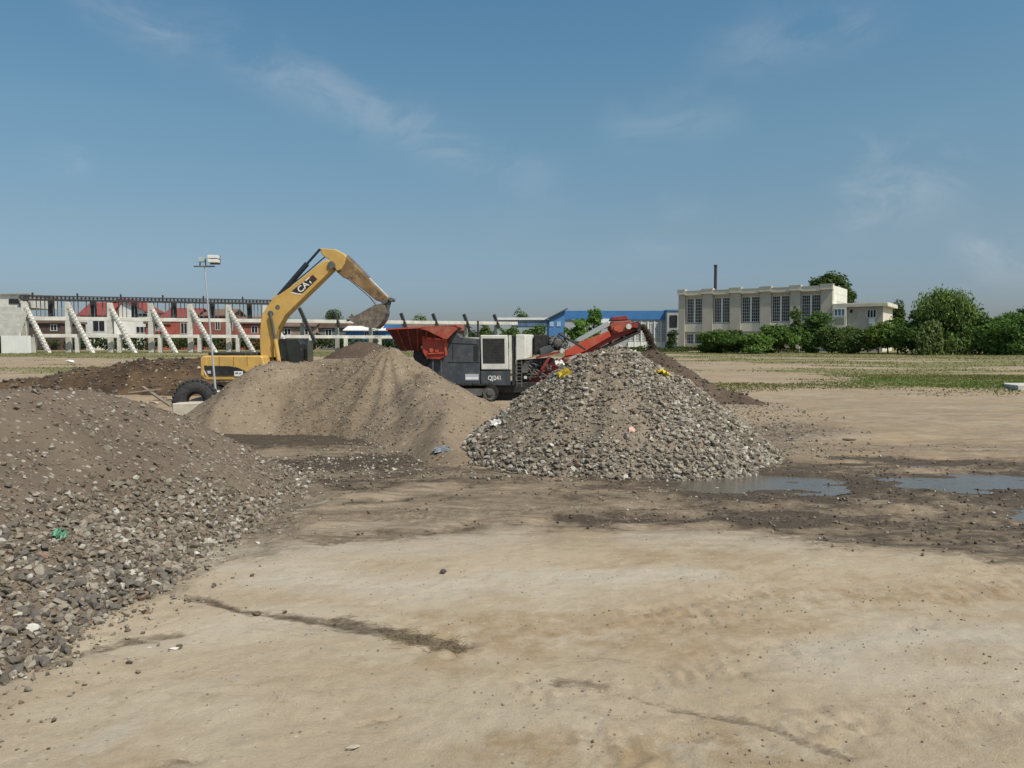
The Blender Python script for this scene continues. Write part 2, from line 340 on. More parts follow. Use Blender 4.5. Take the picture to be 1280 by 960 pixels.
# puddles: water level sheets that the ground cuts into shape
def water_mat():
    m = bpy.data.materials.new('muddy_water'); b = NB(nt(m)); bs = b.n['Principled BSDF']
    bs.inputs['Base Color'].default_value = (.115, .10, .082, 1); bs.inputs['Roughness'].default_value = .07; bs.inputs['IOR'].default_value = 1.33
    co = b.add('ShaderNodeTexCoord').outputs['Object']
    b.con(b.bump(b.noise(co, 7, 4), .45, .03), bs.inputs['Normal']); return m
wx = np.arange(2.2, 13.5, .08); wy = np.arange(10.5, 18.6, .08); WX, WY = np.meshgrid(wx, wy)
keep = (pudmask(WX, WY) > .02); kk = keep[:-1, :-1] & keep[1:, 1:] & keep[1:, :-1] & keep[:-1, 1:]
I2 = np.arange(WX.size).reshape(WX.shape); FW = np.stack([I2[:-1, :-1], I2[:-1, 1:], I2[1:, 1:], I2[1:, :-1]], -1)[kk]
used, inv = np.unique(FW, return_inverse=True)
VW = np.stack([WX.ravel(), WY.ravel(), np.full(WX.size, WL)], -1)[used]
tag(npmesh('puddle', VW, inv.reshape(-1, 4), water_mat(), smooth=True), kind='structure')

# ------------------------------------------------------------------ heaps
def cone(x, y, cx, cy, h, s, r0): return h - s*(np.sqrt((x-cx)**2+(y-cy)**2+r0*r0)-r0)
def ridge(x, y, pts, s, r0):
    out = np.full(np.shape(x), -9.0)
    for (ax, ay, ah), (bx, by, bh) in zip(pts[:-1], pts[1:]):
        d, t = segd(x, y, (ax, ay), (bx, by)); out = np.maximum(out, ah+(bh-ah)*t - s*(np.sqrt(d*d+r0*r0)-r0))
    return out
def smax(*a, k=.18):
    m = a[0]
    for b in a[1:]:
        h = np.clip(.5+.5*(m-b)/k, 0, 1); m = b*(1-h)+m*h+k*h*(1-h)
    return m
def h_soil(x, y):
    wx = x+.18*fbm(x*.8, y*.8, 3, 81); wy = y+.18*fbm(x*.8, y*.8, 3, 82)
    a = cone(wx, wy, -4.15, 27, 2.56, .70, .35); b = ridge(wx, wy, [(-7.9, 26.3, 2.02), (-6.0, 26.9, 2.15), (-4.4, 27, 2.35)], .69, .35)
    c = ridge(wx, wy, [(-2.9, 26, 1.8), (-1.6, 21, .85), (-1.35, 17, .02)], .55, .25)
    ang = np.arctan2(y-27, x+4.15); rill = .085*vnoise(ang*8, 0*x, 7)+.04*vnoise((x+7)*2.1, 0*x, 8)
    return smax(a, b, c, k=.25)+rill+.11*fbm(x*.75, y*.75, 4, 88)+.05*fbm(x*2.2, y*2.2, 4, 83)+.018*fbm(x*9, y*9, 3, 84)
def h_rub(x, y):
    a = cone(x, y, 2.44, 19.5, 2.52, .77, .8); r = np.hypot(x-2.44, y-19.5); ang = np.arctan2(y-19.5, x-2.44)
    return a+.10*fbm(x*.9, y*.9, 3, 91)*sstep(.3, 2, r)+.05*fbm(x*3, y*3, 3, 92)+.05*vnoise(ang*7, 0*x, 93)+.025*fbm(x*10, y*10, 3, 94)
def h_left(x, y):
    wx = x+.25*fbm(x*.6, y*.6, 3, 101)
    a = ridge(wx, y, [(-8.2, -2, 1.95), (-7.75, 12, 1.93), (-7.55, 14.6, 1.72), (-7.6, 16.8, 1.12), (-8.2, 19.5, .55), (-9.8, 24, .12), (-11, 26, 0)], .55, .5)
    return a+.10*fbm(x*.8, y*.8, 4, 102)+.04*fbm(x*4, y*4, 3, 103)+.012*fbm(x*14, y*14, 2, 104)
def h_fines(x, y):
    a = cone(x, y, 6.7, 38, 2.45, .66, .15); b = ridge(x, y, [(7.5, 37.5, 1.7), (9.8, 36.6, .55), (11.2, 35, .05)], .5, .3)
    return smax(a, b)+.13*fbm(x*1.0, y*1.0, 5, 111)+.05*fbm(x*5, y*5, 4, 112)
def h_back(x, y): return cone(x, y, -5.85, 31.5, 2.74, .85, 1.2)+.10*fbm(x*1.1, y*1.1, 4, 121)+.03*fbm(x*6, y*6, 3, 122)
def h_bank(x, y):
    wx = x+.6*fbm(x*.5, y*.5, 3, 131); wy = y+.6*fbm(x*.5+9, y*.5, 3, 132)
    a = ridge(wx, wy, [(-26.5, 42, .75), (-24, 42, 1.0), (-22.3, 42.4, 1.4), (-20, 42.4, 1.8), (-18, 42.6, 2.02), (-16, 42.6, 1.95), (-13.5, 43, 1.4), (-11, 43.5, .6)], .75, .5)
    return a+.22*fbm(x*.8, y*.8, 4, 133)+.09*fbm(x*3, y*3, 4, 134)
def heap(name, fn, bb, step, m, label, cat, grit=None):
    x0, x1, y0, y1 = bb; X_, Y_ = np.meshgrid(np.arange(x0, x1, step), np.arange(y0, y1, step))
    Z_ = fn(X_, Y_); G_ = gz(X_, Y_); over = Z_ > G_-.12
    k = over[:-1, :-1] | over[1:, 1:] | over[1:, :-1] | over[:-1, 1:]
    Z_ = np.maximum(Z_, G_-.16)
    I_ = np.arange(X_.size).reshape(X_.shape); Fh = np.stack([I_[:-1, :-1], I_[:-1, 1:], I_[1:, 1:], I_[1:, :-1]], -1)[k]
    u, iv = np.unique(Fh, return_inverse=True); V = np.stack([X_, Y_, Z_], -1).reshape(-1, 3)[u]
    at = ((x0+x1)/2, (y0+y1)/2, 0)
    at_ = None if grit is None else np.repeat(grit(V[:, 0], V[:, 1])[:, None], 3, 1)
    o = npmesh(name, V, iv.reshape(-1, 4), m, at_, 'grit', 'POINT', smooth=True, at=at); tag(o, label, cat); return o
def soil_mat(name, c1, c2, stone=.3, scale=12, damp=.0, bmp=.05):
    m = bpy.data.materials.new(name); b = NB(nt(m)); bs = b.n['Principled BSDF']
    co = b.add('ShaderNodeTexCoord').outputs['Object']
    nL = b.noise(co, .7, 6, .6); nM = b.noise(co, 5, 6, .7); nF = b.noise(co, 45, 4, .7)
    col = b.mix(b.ramp(nL, .35, .65), c1, c2)
    col = b.mix(b.math('MULTIPLY', b.ramp(nM, .5, .72), .5), col, tuple(x*.62 for x in c1))
    col = b.mix(b.math('MULTIPLY', b.ramp(nF, .55, .75), .45), col, tuple(x*.5 for x in c1))
    vg = b.add('ShaderNodeTexVoronoi'); b.con(co, vg.inputs['Vector']); vg.inputs['Scale'].default_value = scale
    vs = b.add('ShaderNodeSeparateColor'); b.con(vg.outputs['Color'], vs.inputs[0])
    sm = b.math('MULTIPLY', b.math('LESS_THAN', vg.outputs['Distance'], .33), b.math('LESS_THAN', vs.outputs[0], stone))
    col = b.mix(b.math('MULTIPLY', sm, .7), col, b.mix(vs.outputs[1], (.14, .12, .10), (.46, .42, .36)))
    ga = b.add('ShaderNodeAttribute', attribute_name='grit').outputs['Fac']; gk = b.math('MULTIPLY', ga, b.ramp(nM, .2, .55))
    col = b.mix(gk, col, b.mix(vs.outputs[2], tuple(x*.58 for x in c1), tuple(x*.95 for x in c1)))
    b.con(col, bs.inputs['Base Color']); bs.inputs['Roughness'].default_value = .95; bs.inputs['Specular IOR Level'].default_value = .15
    h = b.math('ADD', b.math('MULTIPLY', nM, .6), b.math('ADD', b.math('MULTIPLY', nF, .3), b.math('MULTIPLY', sm, .25)))
    b.con(b.bump(h, .85, bmp), bs.inputs['Normal']); return m
M_soil = soil_mat('sandy_soil', (.205, .156, .108), (.26, .20, .142), .22, 11)
M_rub = soil_mat('rubble_soil', (.20, .16, .12), (.25, .20, .15), .5, 9)
M_left = soil_mat('grey_brown_soil', (.13, .100, .075), (.172, .132, .098), .4, 10)
M_fines = soil_mat('dark_fines', (.085, .06, .045), (.11, .08, .058), .08, 14)
M_bank = soil_mat('dark_dug_earth', (.055, .037, .026), (.125, .082, .05), .1, 6, bmp=.09)
heap('soil_heap', h_soil, (-11.5, 2.4, 15.5, 33), .06, M_soil, 'large smooth heap of light brown sandy soil in front of the crusher', 'heap', lambda x, y: np.clip(sstep(2.0, .6, np.abs(x+5.3)+.8*fbm(x*.7, y*.7, 4, 85))*sstep(27.6, 26.2, y) + .35*sstep(.05, .4, fbm(x*.5, y*.5, 4, 86)), 0, 1))
heap('rubble_heap', h_rub, (-2.6, 7.6, 14.2, 24.5), .045, M_rub, 'grey heap of crushed concrete rubble under the red conveyor', 'heap')
heap('rubble_heap', h_left, (-13.5, -2.5, 3.0, 29.5), .06, M_left, 'long grey brown rubble heap filling the near left side', 'heap')
heap('fines_heap', h_fines, (1.8, 12.5, 32, 43), .1, M_fines, 'dark brown heap of fine soil under the conveyor head', 'heap')
heap('soil_heap', h_back, (-11, 0, 26, 37), .1, M_fines, 'dark brown soil heap peeping over the light brown heap', 'heap')
heap('earth_bank', h_bank, (-32, -7, 37.5, 47), .14, M_bank, 'dark lumpy bank of dug earth behind the left rubble heap', 'earth bank')

# ------------------------------------------------------------------ stones
def rock_shapes(n, pts=14, flat=.7):
    out = []
    for i in range(n):
        bm = bmesh.new()
        for k in range(pts):
            v = Vector((random.gauss(0, 1), random.gauss(0, 1), random.gauss(0, 1))).normalized()
            m = max(abs(v.x), abs(v.y), abs(v.z)); v = v*(.55+.45/m*.6)*random.uniform(.85, 1.1)
            bm.verts.new((v.x, v.y*random.uniform(.75, .9), v.z*flat))
        r = bmesh.ops.convex_hull(bm, input=bm.verts[:])
        bmesh.ops.delete(bm, geom=[e for e in r['geom_interior'] if isinstance(e, bmesh.types.BMVert)], context='VERTS')
        bmesh.ops.recalc_face_normals(bm, faces=bm.faces[:]); bmesh.ops.triangulate(bm, faces=bm.faces[:]); bm.verts.index_update()
        V = np.array([v.co[:] for v in bm.verts]); Fc = np.array([[v.index for v in f.verts] for f in bm.faces]); bm.free()
        out.append((V*.55, Fc))
    return out
ROCKS = rock_shapes(10)
def rotmats(n):
    q = RNG.normal(size=(n, 4)); q /= np.linalg.norm(q, axis=1)[:, None]; w, x, y, z = q.T
    return np.stack([1-2*(y*y+z*z), 2*(x*y-z*w), 2*(x*z+y*w), 2*(x*y+z*w), 1-2*(x*x+z*z), 2*(y*z-x*w), 2*(x*z-y*w), 2*(y*z+x*w), 1-2*(x*x+y*y)], -1).reshape(n, 3, 3)
PAL = np.array([(.33, .29, .235), (.43, .385, .315), (.25, .212, .165), (.16, .135, .108), (.55, .51, .435), (.34, .27, .20), (.29, .19, .14), (.68, .65, .585)])
def scatter_mesh(name, pos, size, cols, m):
    Vs, Fs, Cs = [], [], []; k = 0; which = RNG.integers(0, len(ROCKS), len(pos))
    for i, (V, Fc) in enumerate(ROCKS):
        s = np.where(which == i)[0]
        if not len(s): continue
        T = np.einsum('nij,vj->nvi', rotmats(len(s)), V)*size[s][:, None, None]
        T[:, :, 2] *= .85
        T += pos[s][:, None, :]; Vs.append(T.reshape(-1, 3))
        Fs.append((Fc[None]+(np.arange(len(s))*len(V))[:, None, None]+k).reshape(-1, 3)); Cs.append(np.repeat(cols[s], len(Fc), 0)); k += len(s)*len(V)
    return npmesh(name, np.concatenate(Vs), np.concatenate(Fs), m, np.concatenate(Cs))
M_stone = attr_mat('broken_stone', 'col', .92, 14, .012, 60)
def stonecols(n, p, dusty=.5, base=(.27, .22, .175)):
    c = PAL[RNG.choice(len(PAL), n, p=np.array(p)/sum(p))]*RNG.uniform(.8, 1.15, (n, 1)); d = RNG.uniform(0, dusty, (n, 1))
    return (c*(1-d)+np.array(base)*d)*.92
def sample(n, bb, hfn, dens):
    out = []
    while len(out) < n:
        x = RNG.uniform(bb[0], bb[1], n*3); y = RNG.uniform(bb[2], bb[3], n*3); h = hfn(x, y) if hfn else gz(x, y); g = gz(x, y)
        ok = (RNG.random(n*3) < dens(x, y, h, g)); out += list(zip(x[ok], y[ok], np.maximum(h, g)[ok]))
    return np.array(out[:n])
def proj(p):
    d = p-np.array([0, 0, CAMZ]); dep = d[:, 1]*cp_-d[:, 2]*sp_; up = d[:, 1]*sp_+d[:, 2]*cp_
    return 640+F*d[:, 0]/dep, 480-F*up/dep, dep
KIND_MATS = {}
def chunk_kind(c):
    l = c.mean()
    if c[0] > 1.75*c[2] and l < .3: return 'reddish brick', (.28, .18, .135)
    if l > .42: return 'pale grey concrete', (.55, .51, .435)
    if l > .25: return 'grey brown concrete', (.34, .295, .235)
    return 'dark grey stone', (.165, .145, .125)
INDIV = []                                         # candidates for stones of their own
def stones(name, label, n, bb, hfn, dens, smin, smax_, pw, pal, where, dusty=.5, sink=.15, base=(.19, .152, .115), individuals=0):
    pos = sample(n, bb, hfn, dens); size = smin+(smax_-smin)*RNG.random(n)**pw; cols = stonecols(n, pal, dusty, base)
    pos[:, 2] += size*(.5-sink)*.6
    if individuals:
        px, py, dep = proj(pos); app = size/dep*((px > 5) & (px < 1275) & (py > 0) & (py < 955))
        pick = np.argsort(-app)[:individuals]; rest = np.ones(n, bool); rest[pick] = False
        for i in pick: INDIV.append((pos[i], size[i], cols[i], where))
        pos, size, cols = pos[rest], size[rest], cols[rest]
    tag(scatter_mesh(name, pos, size, cols, M_stone), label, 'rubble', kind='stuff')
# near left heap
stones('rubble_stones', 'broken stones covering the near left rubble heap', 13500, (-11, -3.1, 4.6, 24), h_left,
    lambda x, y, h, g: ((h > g-.06)*np.clip(.035+1.2*sstep(1.15, .2, h+.35*fbm(x*.6, y*.6, 3, 201)+.10*(y-7.5)), 0, 1)),   .025, .145, 2.6, [5, 3.5, 6, 5, 2, 5, .6, 1.1], 'left', .6, individuals=150)
stones('rubble_stones', 'small gravel mixed into the near left rubble heap', 20000, (-10.5, -2.9, 4.8, 24), h_left, lambda x, y, h, g: (h > g-.1)*np.clip(.25+.9*sstep(1.7, .4, h+.07*(y-9)), 0, 1), .012, .055, 1.9, [5, 4, 5, 3, 2, 3, .5, 1.2], 'left', .85, base=(.155, .12, .088))
# middle heap under the conveyor
def d_rub(x, y, h, g):
    ang = np.arctan2(y-19.5, x-2.44); r = np.hypot(x-2.44, y-19.5)
    k = .12+.6*fbm(x*.8, y*.8, 3, 203)+.85*sstep(-1.75, -1.0, ang)*sstep(.4, -.3, ang)+.6*sstep(2.9, 3.7, r)
    return (h > g-.04)*np.clip(k, .06, 1)
stones('rubble_stones', 'broken concrete covering the heap under the conveyor', 11000, (-1.9, 6.9, 15, 22.5), h_rub, lambda x, y, h, g: d_rub(x, y, h, g)*(y < 20.8), .04, .19, 2.3, [5, 7, 4, 4, 4.5, 2, .25, 1.6], 'middle', .6, base=(.24, .195, .148), individuals=110)
stones('rubble_stones', 'small gravel on the heap under the conveyor', 14000, (-1.9, 6.9, 15, 22.5), h_rub, lambda x, y, h, g: (h > g-.06)*(y < 20.5)*1.0, .02, .08, 1.9, [5, 5, 4, 4, 3, 2, .5, 1], 'middle', .8, base=(.21, .17, .128))
stones('gravel', 'fine gravel on the light brown soil heap', 3800, (-10.3, 1.5, 16, 28), h_soil, lambda x, y, h, g: (h > g-.02)*np.clip(.12+1.0*np.exp(-((x+5.2)/1.7)**2)*(y < 27), 0, 1), .02, .085, 2.6, [5, 4, 5, 3, 2, 3, .4, .8], 'soil', .6)
stones('earth_clods', 'clods of brown earth on the light brown soil heap', 1100, (-10.3, 1.5, 16, 28), h_soil, lambda x, y, h, g: (h > g-.02)*np.clip(.25+.8*fbm(x*.8, y*.8, 3, 216), 0, 1), .02, .13, 3.0, [1, 1, 3, .6, 0, 5, 0, .1], 'soil', 1.0, base=(.225, .172, .12))
stones('gravel', 'stones strewn between the two rubble heaps', 2300, (-7.5, 3, 14, 25), None, lambda x, y, h, g: np.clip(masks(x, y)[:, 2]*1.1-.1, 0, 1), .02, .12, 2.8, [5, 4, 4, 3, 3, 4, .4, 2.2], 'mid', .5, base=(.17, .13, .095))
stones('gravel', 'pebbles around the muddy puddles', 1300, (1, 12, 9.8, 17), None, lambda x, y, h, g: np.clip(masks(x, y)[:, 0]*.7+.05, 0, 1)*(pudmask(x, y) < .35), .012, .08, 2.6, [3, 2, 4, 4, 2, 3, .4, 1.2], 'mid', .7, base=(.13, .10, .075))
stones('gravel', 'stones spread right of the conveyor heap', 1600, (4.5, 12, 17.5, 36), None, lambda x, y, h, g: np.exp(-((x-.26*y-1.0)/2.2)**2), .03, .13, 2.4, [4, 4, 5, 4, 2, 3, .4, 1], 'mid', .4)
stones('gravel', 'fringe of pebbles at the foot of the left heap', 1300, (-5.6, -2.6, 5, 14), None, lambda x, y, h, g: np.exp(-((x+3.9-.2*fbm(y*.8, x, 3, 5))/.5)**2), .015, .075, 2.2, [5, 4, 5, 5, 2, 3, .6, .8], 'mid', .35)
stones('gravel', 'tiny pebbles and clods on the bare sandy ground', 1300, (-5, 9, 4.6, 13), None, lambda x, y, h, g: np.clip(.15+.9*fbm(x*.7, y*.9, 4, 211), .02, 1), .006, .028, 2.4, [3, 4, 3, 1.2, 2, 5, .4, .8], 'mid', .8, base=(.30, .24, .165))
stones('earth_clods', 'dark clods on the fine soil heap under the conveyor head', 1200, (3.5, 12.3, 32.5, 40), h_fines, lambda x, y, h, g: (h > g-.05)*1.0, .03, .2, 3, [0, 0, .6, 6, 0, .6, 0, .05], 'fines', .6, base=(.085, .06, .045))
stones('gravel', 'dark clods of earth strewn over the dug bank', 900, (-27, -14, 39.2, 43), h_bank, lambda x, y, h, g: (h > g)*1.0, .06, .26, 2.5, [0, 0, .3, 7, 0, .4, 0, .08], 'bank', .3, base=(.07, .048, .033))
stones('earth_clods', 'dark clods of damp earth on the muddy ground', 4200, (-9, 13, 6, 26), None, lambda x, y, h, g: np.clip(masks(x, y)[:, 0]*1.2-.2, 0, 1)*(pudmask(x, y) < .25), .012, .075, 2.2, [0, 0, 2, 6, 0, 1, 0, .05], 'mid', .9, base=(.12, .09, .064))
stones('earth_clods', 'crumbs of dry earth kicked up along the tracks', 1100, (-6, 9, 4.8, 13), None, lambda x, y, h, g: np.clip(np.max([sstep(w*1.6, w*.4, segd(x, y, a, b)[0]) for a, b, w in TRACKS+RUTS[:5]], 0)*.9, .03, 1)*sstep(-.3, .3, fbm(x*1.6, y*1.6, 3, 215)), .006, .034, 2.6, [1, 1, 3, 1.5, 0, 5, 0, .1], 'mid', 1.0, base=(.31, .245, .165))
# the largest stones, one object each
cache = {}
for p, s, c, where in INDIV:
    kind, base = chunk_kind(c); sh = random.randrange(len(ROCKS)); key = (kind, sh)
    if key not in cache:
        mk = KIND_MATS.get(kind) or mat('chunk_'+kind.replace(' ', '_'), base, .92, .28, 14, bump=.012, bscale=60, spec=.2); KIND_MATS[kind] = mk
        V, Fc = ROCKS[sh]; me = bpy.data.meshes.new('rubble_chunk'); me.from_pydata(V.tolist(), [], Fc.tolist()); me.materials.append(mk); cache[key] = me
    o = bpy.data.objects.new('rubble_chunk', cache[key]); COL.objects.link(o); o.location = p; o.scale = (s*random.uniform(.9, 1.2), s, s*random.uniform(.7, .95))
    o.rotation_euler = (random.uniform(-.6, .6), random.uniform(-.6, .6), random.uniform(0, 6.28))
    place = {'left': 'on the near left rubble heap', 'middle': 'on the rubble heap under the conveyor'}[where]
    tag(o, f'larger {kind} chunk {place}', 'stone', f'{kind} chunks {place}')
# lone stones and litter on the bare ground
def lone(px, py, s, c, label, name='stone', cat='stone', flat=1, sx=1, group=None, rz=None):
    x, y = gp(px, py); z = float(gz(np.array([x]), np.array([y]))[0]); V, Fc = random.choice(ROCKS)
    me = bpy.data.meshes.new(name); me.from_pydata((V*np.array([sx, 1, flat])).tolist(), [], Fc.tolist())
    me.materials.append(mat('lone_%.2f_%.2f_%.2f' % c, c, .9, .25, 20, bump=.01, bscale=70, spec=.2))
    o = bpy.data.objects.new(name, me); COL.objects.link(o); o.location = (x, y, z+s*.22*flat); o.scale = (s, s, s); o.rotation_euler = (0, 0, random.uniform(0, 6) if rz is None else rz)
    tag(o, label, cat, group); return o
DK = (.13, .105, .075); GRY = (.30, .27, .23)
lone(86, 832, .085, DK, 'dark round stone alone on the sand near the left edge')
lone(137, 768, .10, DK, 'dark stone just off the foot of the left heap, leftmost on bare sand')
lone(147, 761, .07, (.2, .165, .125), 'brownish pebble touching the dark stone at the left heap foot')
lone(188, 739, .13, (.17, .14, .10), 'roundish brown stone right of the left heap foot', sx=1)
lone(186, 748, .085, DK, 'small dark stone just below the roundish brown stone')
lone(208, 736, .15, (.24, .2, .15), 'flat topped brown slab stone at the start of the damp trail', sx=1.2, flat=.8, rz=.1)
lone(214, 724, .10, DK, 'dark stone behind the flat topped slab stone')
lone(232, 724, .10, (.2, .17, .13), 'dark stone farthest right beside the left heap foot')
lone(181, 766, .095, DK, 'dark stone with a paler top below the slab stone')
lone(554, 716, .10, (.10, .09, .075), 'single dark stone in the middle of the pale bare ground')
lone(320, 769, .14, (.16, .12, .085), 'dark clod lying in the damp trail', flat=.5)
lone(224, 810, .07, DK, 'dark pebble beside the white scrap on the sand')
lone(90, 803, .06, DK, 'tiny dark stone on the damp streak at left')
lone(160, 770, .04, DK, 'speck of dark stone between the heap foot and the white scrap')
lone(218, 811, .075, (.75, .71, .64), 'bright white broken scrap beside a dark pebble', sx=1.5, flat=.5, rz=.2)
lone(188, 809, .05, (.7, .64, .55), 'small off white flake left of the white scrap', sx=1.3, flat=.3)
lone(440, 934, .085, (.55, .48, .38), 'curled pale beige scrap at the bottom edge', flat=.5, sx=1.4, rz=.3)
lone(18, 848, .04, (.7, .68, .62), 'tiny white chip at the lower left edge')
lone(1112, 640, .10, (.55, .5, .43), 'pale stone standing in the mud at right')
lone(1182, 598, .11, (.12, .10, .08), 'dark clod breaking the water of the right puddle', sx=1.8, flat=.5)
lone(1240, 646, .11, (.62, .58, .52), 'white stone on the dark mud below the right puddle')
lone(1062, 550, .30, (.13, .11, .085), 'dark clod heap on the dry ground right of the rubble', sx=1.6, flat=.4)
lone(896, 607, .10, (.52, .47, .4), 'pale stone at the edge of the left puddle')
lone(958, 606, .07, (.12, .10, .08), 'dark stone standing in the left puddle')
def onheap(hfn, px, py, D):
    for d in np.arange(D-7, D+7, .03):             # walk along the ray until the heap is met
        p = P(px, py, d)
        if p.z <= hfn(np.array([p.x]), np.array([p.y]))[0]: return p
    return P(px, py, D)
p = onheap(h_left, 40, 790, 9); V, Fc = ROCKS[3]; me = bpy.data.meshes.new('stone'); me.from_pydata((V*np.array([.75, .6, 1.35])).tolist(), [], Fc.tolist())
me.materials.append(mat('white_block', (.66, .63, .57), .9, .12, 9, bump=.008, bscale=40, spec=.2)); o = bpy.data.objects.new('stone', me); COL.objects.link(o); o.location = p; o.scale = (.2, .2, .2); o.rotation_euler = (.2, .1, .4)
tag(o, 'upright whitish stone block, brightest at the near foot of left heap', 'stone')
p = onheap(h_rub, 789, 538, 17); V, Fc = ROCKS[5]; me = bpy.data.meshes.new('stone'); me.from_pydata((V*np.array([1.3, .8, .8])).tolist(), [], Fc.tolist())
me.materials.append(mat('pink_block', (.58, .38, .31), .9, .15, 9, spec=.2)); o = bpy.data.objects.new('stone', me); COL.objects.link(o); o.location = p; o.scale = (.3,)*3; o.rotation_euler = (.3, .2, .2)
tag(o, 'pinkish block low on the front of the conveyor rubble heap', 'stone')
def sheet(name, p, s, m, label, cat, amp=.35, n=8, seed=0):
    rr = random.Random(seed); V = []; 
    for i in range(n):
        for j in range(n):
            x, y = i/(n-1)-.5, j/(n-1)-.5; r = math.hypot(x, y)
            k = .75+.5*rr.random()
            V.append(((x*k)*s, (y*k)*s*.6, (rr.random()-.2)*amp*s*(1-.8*r)+.01))
    Fc = [(i*n+j, (i+1)*n+j, (i+1)*n+j+1, i*n+j+1) for i in range(n-1) for j in range(n-1)]
    me = bpy.data.meshes.new(name); me.from_pydata(V, [], Fc); me.materials.append(m); o = bpy.data.objects.new(name, me); COL.objects.link(o)
    sd = o.modifiers.new('thick', 'SOLIDIFY'); sd.thickness = .006
    o.location = p; o.rotation_euler = (.5, 0, rr.uniform(0, 3)); tag(o, label, cat); return o
M_yel = mat('yellow_foam', (.66, .50, .06), .9, .3, 12); M_grn = mat('green_plastic', (.11, .28, .17), .4, .3, 12); M_blu = mat('grey_blue_plastic', (.20, .225, .24), .4, .3, 12); M_whp = mat('white_plastic', (.72, .70, .66), .5, .2, 12)
sheet('rag', onheap(h_rub, 707, 470, 18.5), .36, M_yel, 'yellow crumpled foam scrap near the top left of rubble heap', 'litter', .9, seed=1)
sheet('rag', onheap(h_rub, 824, 469, 18.5), .42, M_yel, 'yellow flattened foam scrap on the right slope of rubble heap', 'litter', .5, seed=2)
sheet('plastic_scrap', onheap(h_left, 72, 672, 10), .20, M_grn, 'bright green plastic scrap on the near left heap', 'litter', .8, seed=3)
sheet('plastic_scrap', onheap(h_soil, 553, 563, 19), .40, M_blu, 'grey blue plastic scrap on the low tongue of brown soil', 'litter', .3, seed=4)
sheet('plastic_scrap', onheap(h_rub, 698, 457, 19), .34, M_whp, 'white plastic scrap on heap crest below the red conveyor', 'litter', .7, seed=5)
sheet('plastic_scrap', onheap(h_rub, 622, 530, 18), .34, M_whp, 'white scrap on the left flank of the conveyor rubble heap', 'litter', .5, seed=6)
# dry twigs beside the trail
tw = MB(); rr = random.Random(3)
for i in range(260):
    a = rr.random()**.7; px = 470+a*105+rr.gauss(0, 8); py = 790+a*18+rr.gauss(0, 5); x, y = gp(px, py); z = float(gz(np.array([x]), np.array([y]))[0])
    an = rr.uniform(0, 6.28); l = rr.uniform(.03, .13); tw.bar((x, y, z+.001), (x+l*math.cos(an), y+l*math.sin(an)*.7, z+rr.uniform(.004, .05)), .003, .003)
tag(tw.build('dry_grass', mat('straw', (.20, .155, .09), .9, .4, 30)), 'dry trampled grass stalks at the end of the damp trail', 'grass', kind='stuff')

# ------------------------------------------------------------------ grass on the far field
def grass_mesh():
    n = 110000; x = RNG.uniform(-75, 75, n*3); y = 39+RNG.random(n*3)**1.3*85; q = n*3//3; y[:q] = RNG.uniform(39.5, 54, q); x[:q] = RNG.uniform(-12, 46, q); g = masks(x, y)[:, 1]
    ok = (RNG.random(n*3) < g*.9) & (np.abs(x) < y*.75+4); x, y = x[ok][:n], y[ok][:n]; m = len(x); z = gz(x, y)
    h = RNG.uniform(.03, .10, m)*(1+.6*fbm(x*.3, y*.3, 2, 7)); a = RNG.uniform(0, 6.28, m); w = RNG.uniform(.03, .09, m)
    b0 = np.stack([x-w*np.cos(a), y-w*np.sin(a), z-.02], -1); b1 = np.stack([x+w*np.cos(a), y+w*np.sin(a), z-.02], -1)
    t = np.stack([x+RNG.normal(0, .07, m), y+RNG.normal(0, .07, m), z+h], -1)
    V = np.stack([b0, b1, t], 1).reshape(-1, 3); Fc = np.arange(3*m).reshape(-1, 3)
    c = np.where(RNG.random((m, 1)) < .5, np.array([[.15, .17, .06]]), np.array([[.30, .25, .13]]))*RNG.uniform(.7, 1.3, (m, 1))
    d, _ = segd(x, y, (23, 47), (34, 43)); k = (sstep(7, 1, d)*RNG.random(m))[:, None]; c = c*(1-k)+np.array([[.13, .23, .05]])*k*RNG.uniform(.7, 1.3, (m, 1))+0
    tag(npmesh('grass', V, Fc, attr_mat('grass_blades', 'col', .9, 3, 0, 1, .3), c), 'short sparse grass in streaks over the far field', 'grass', kind='stuff')
grass_mesh()

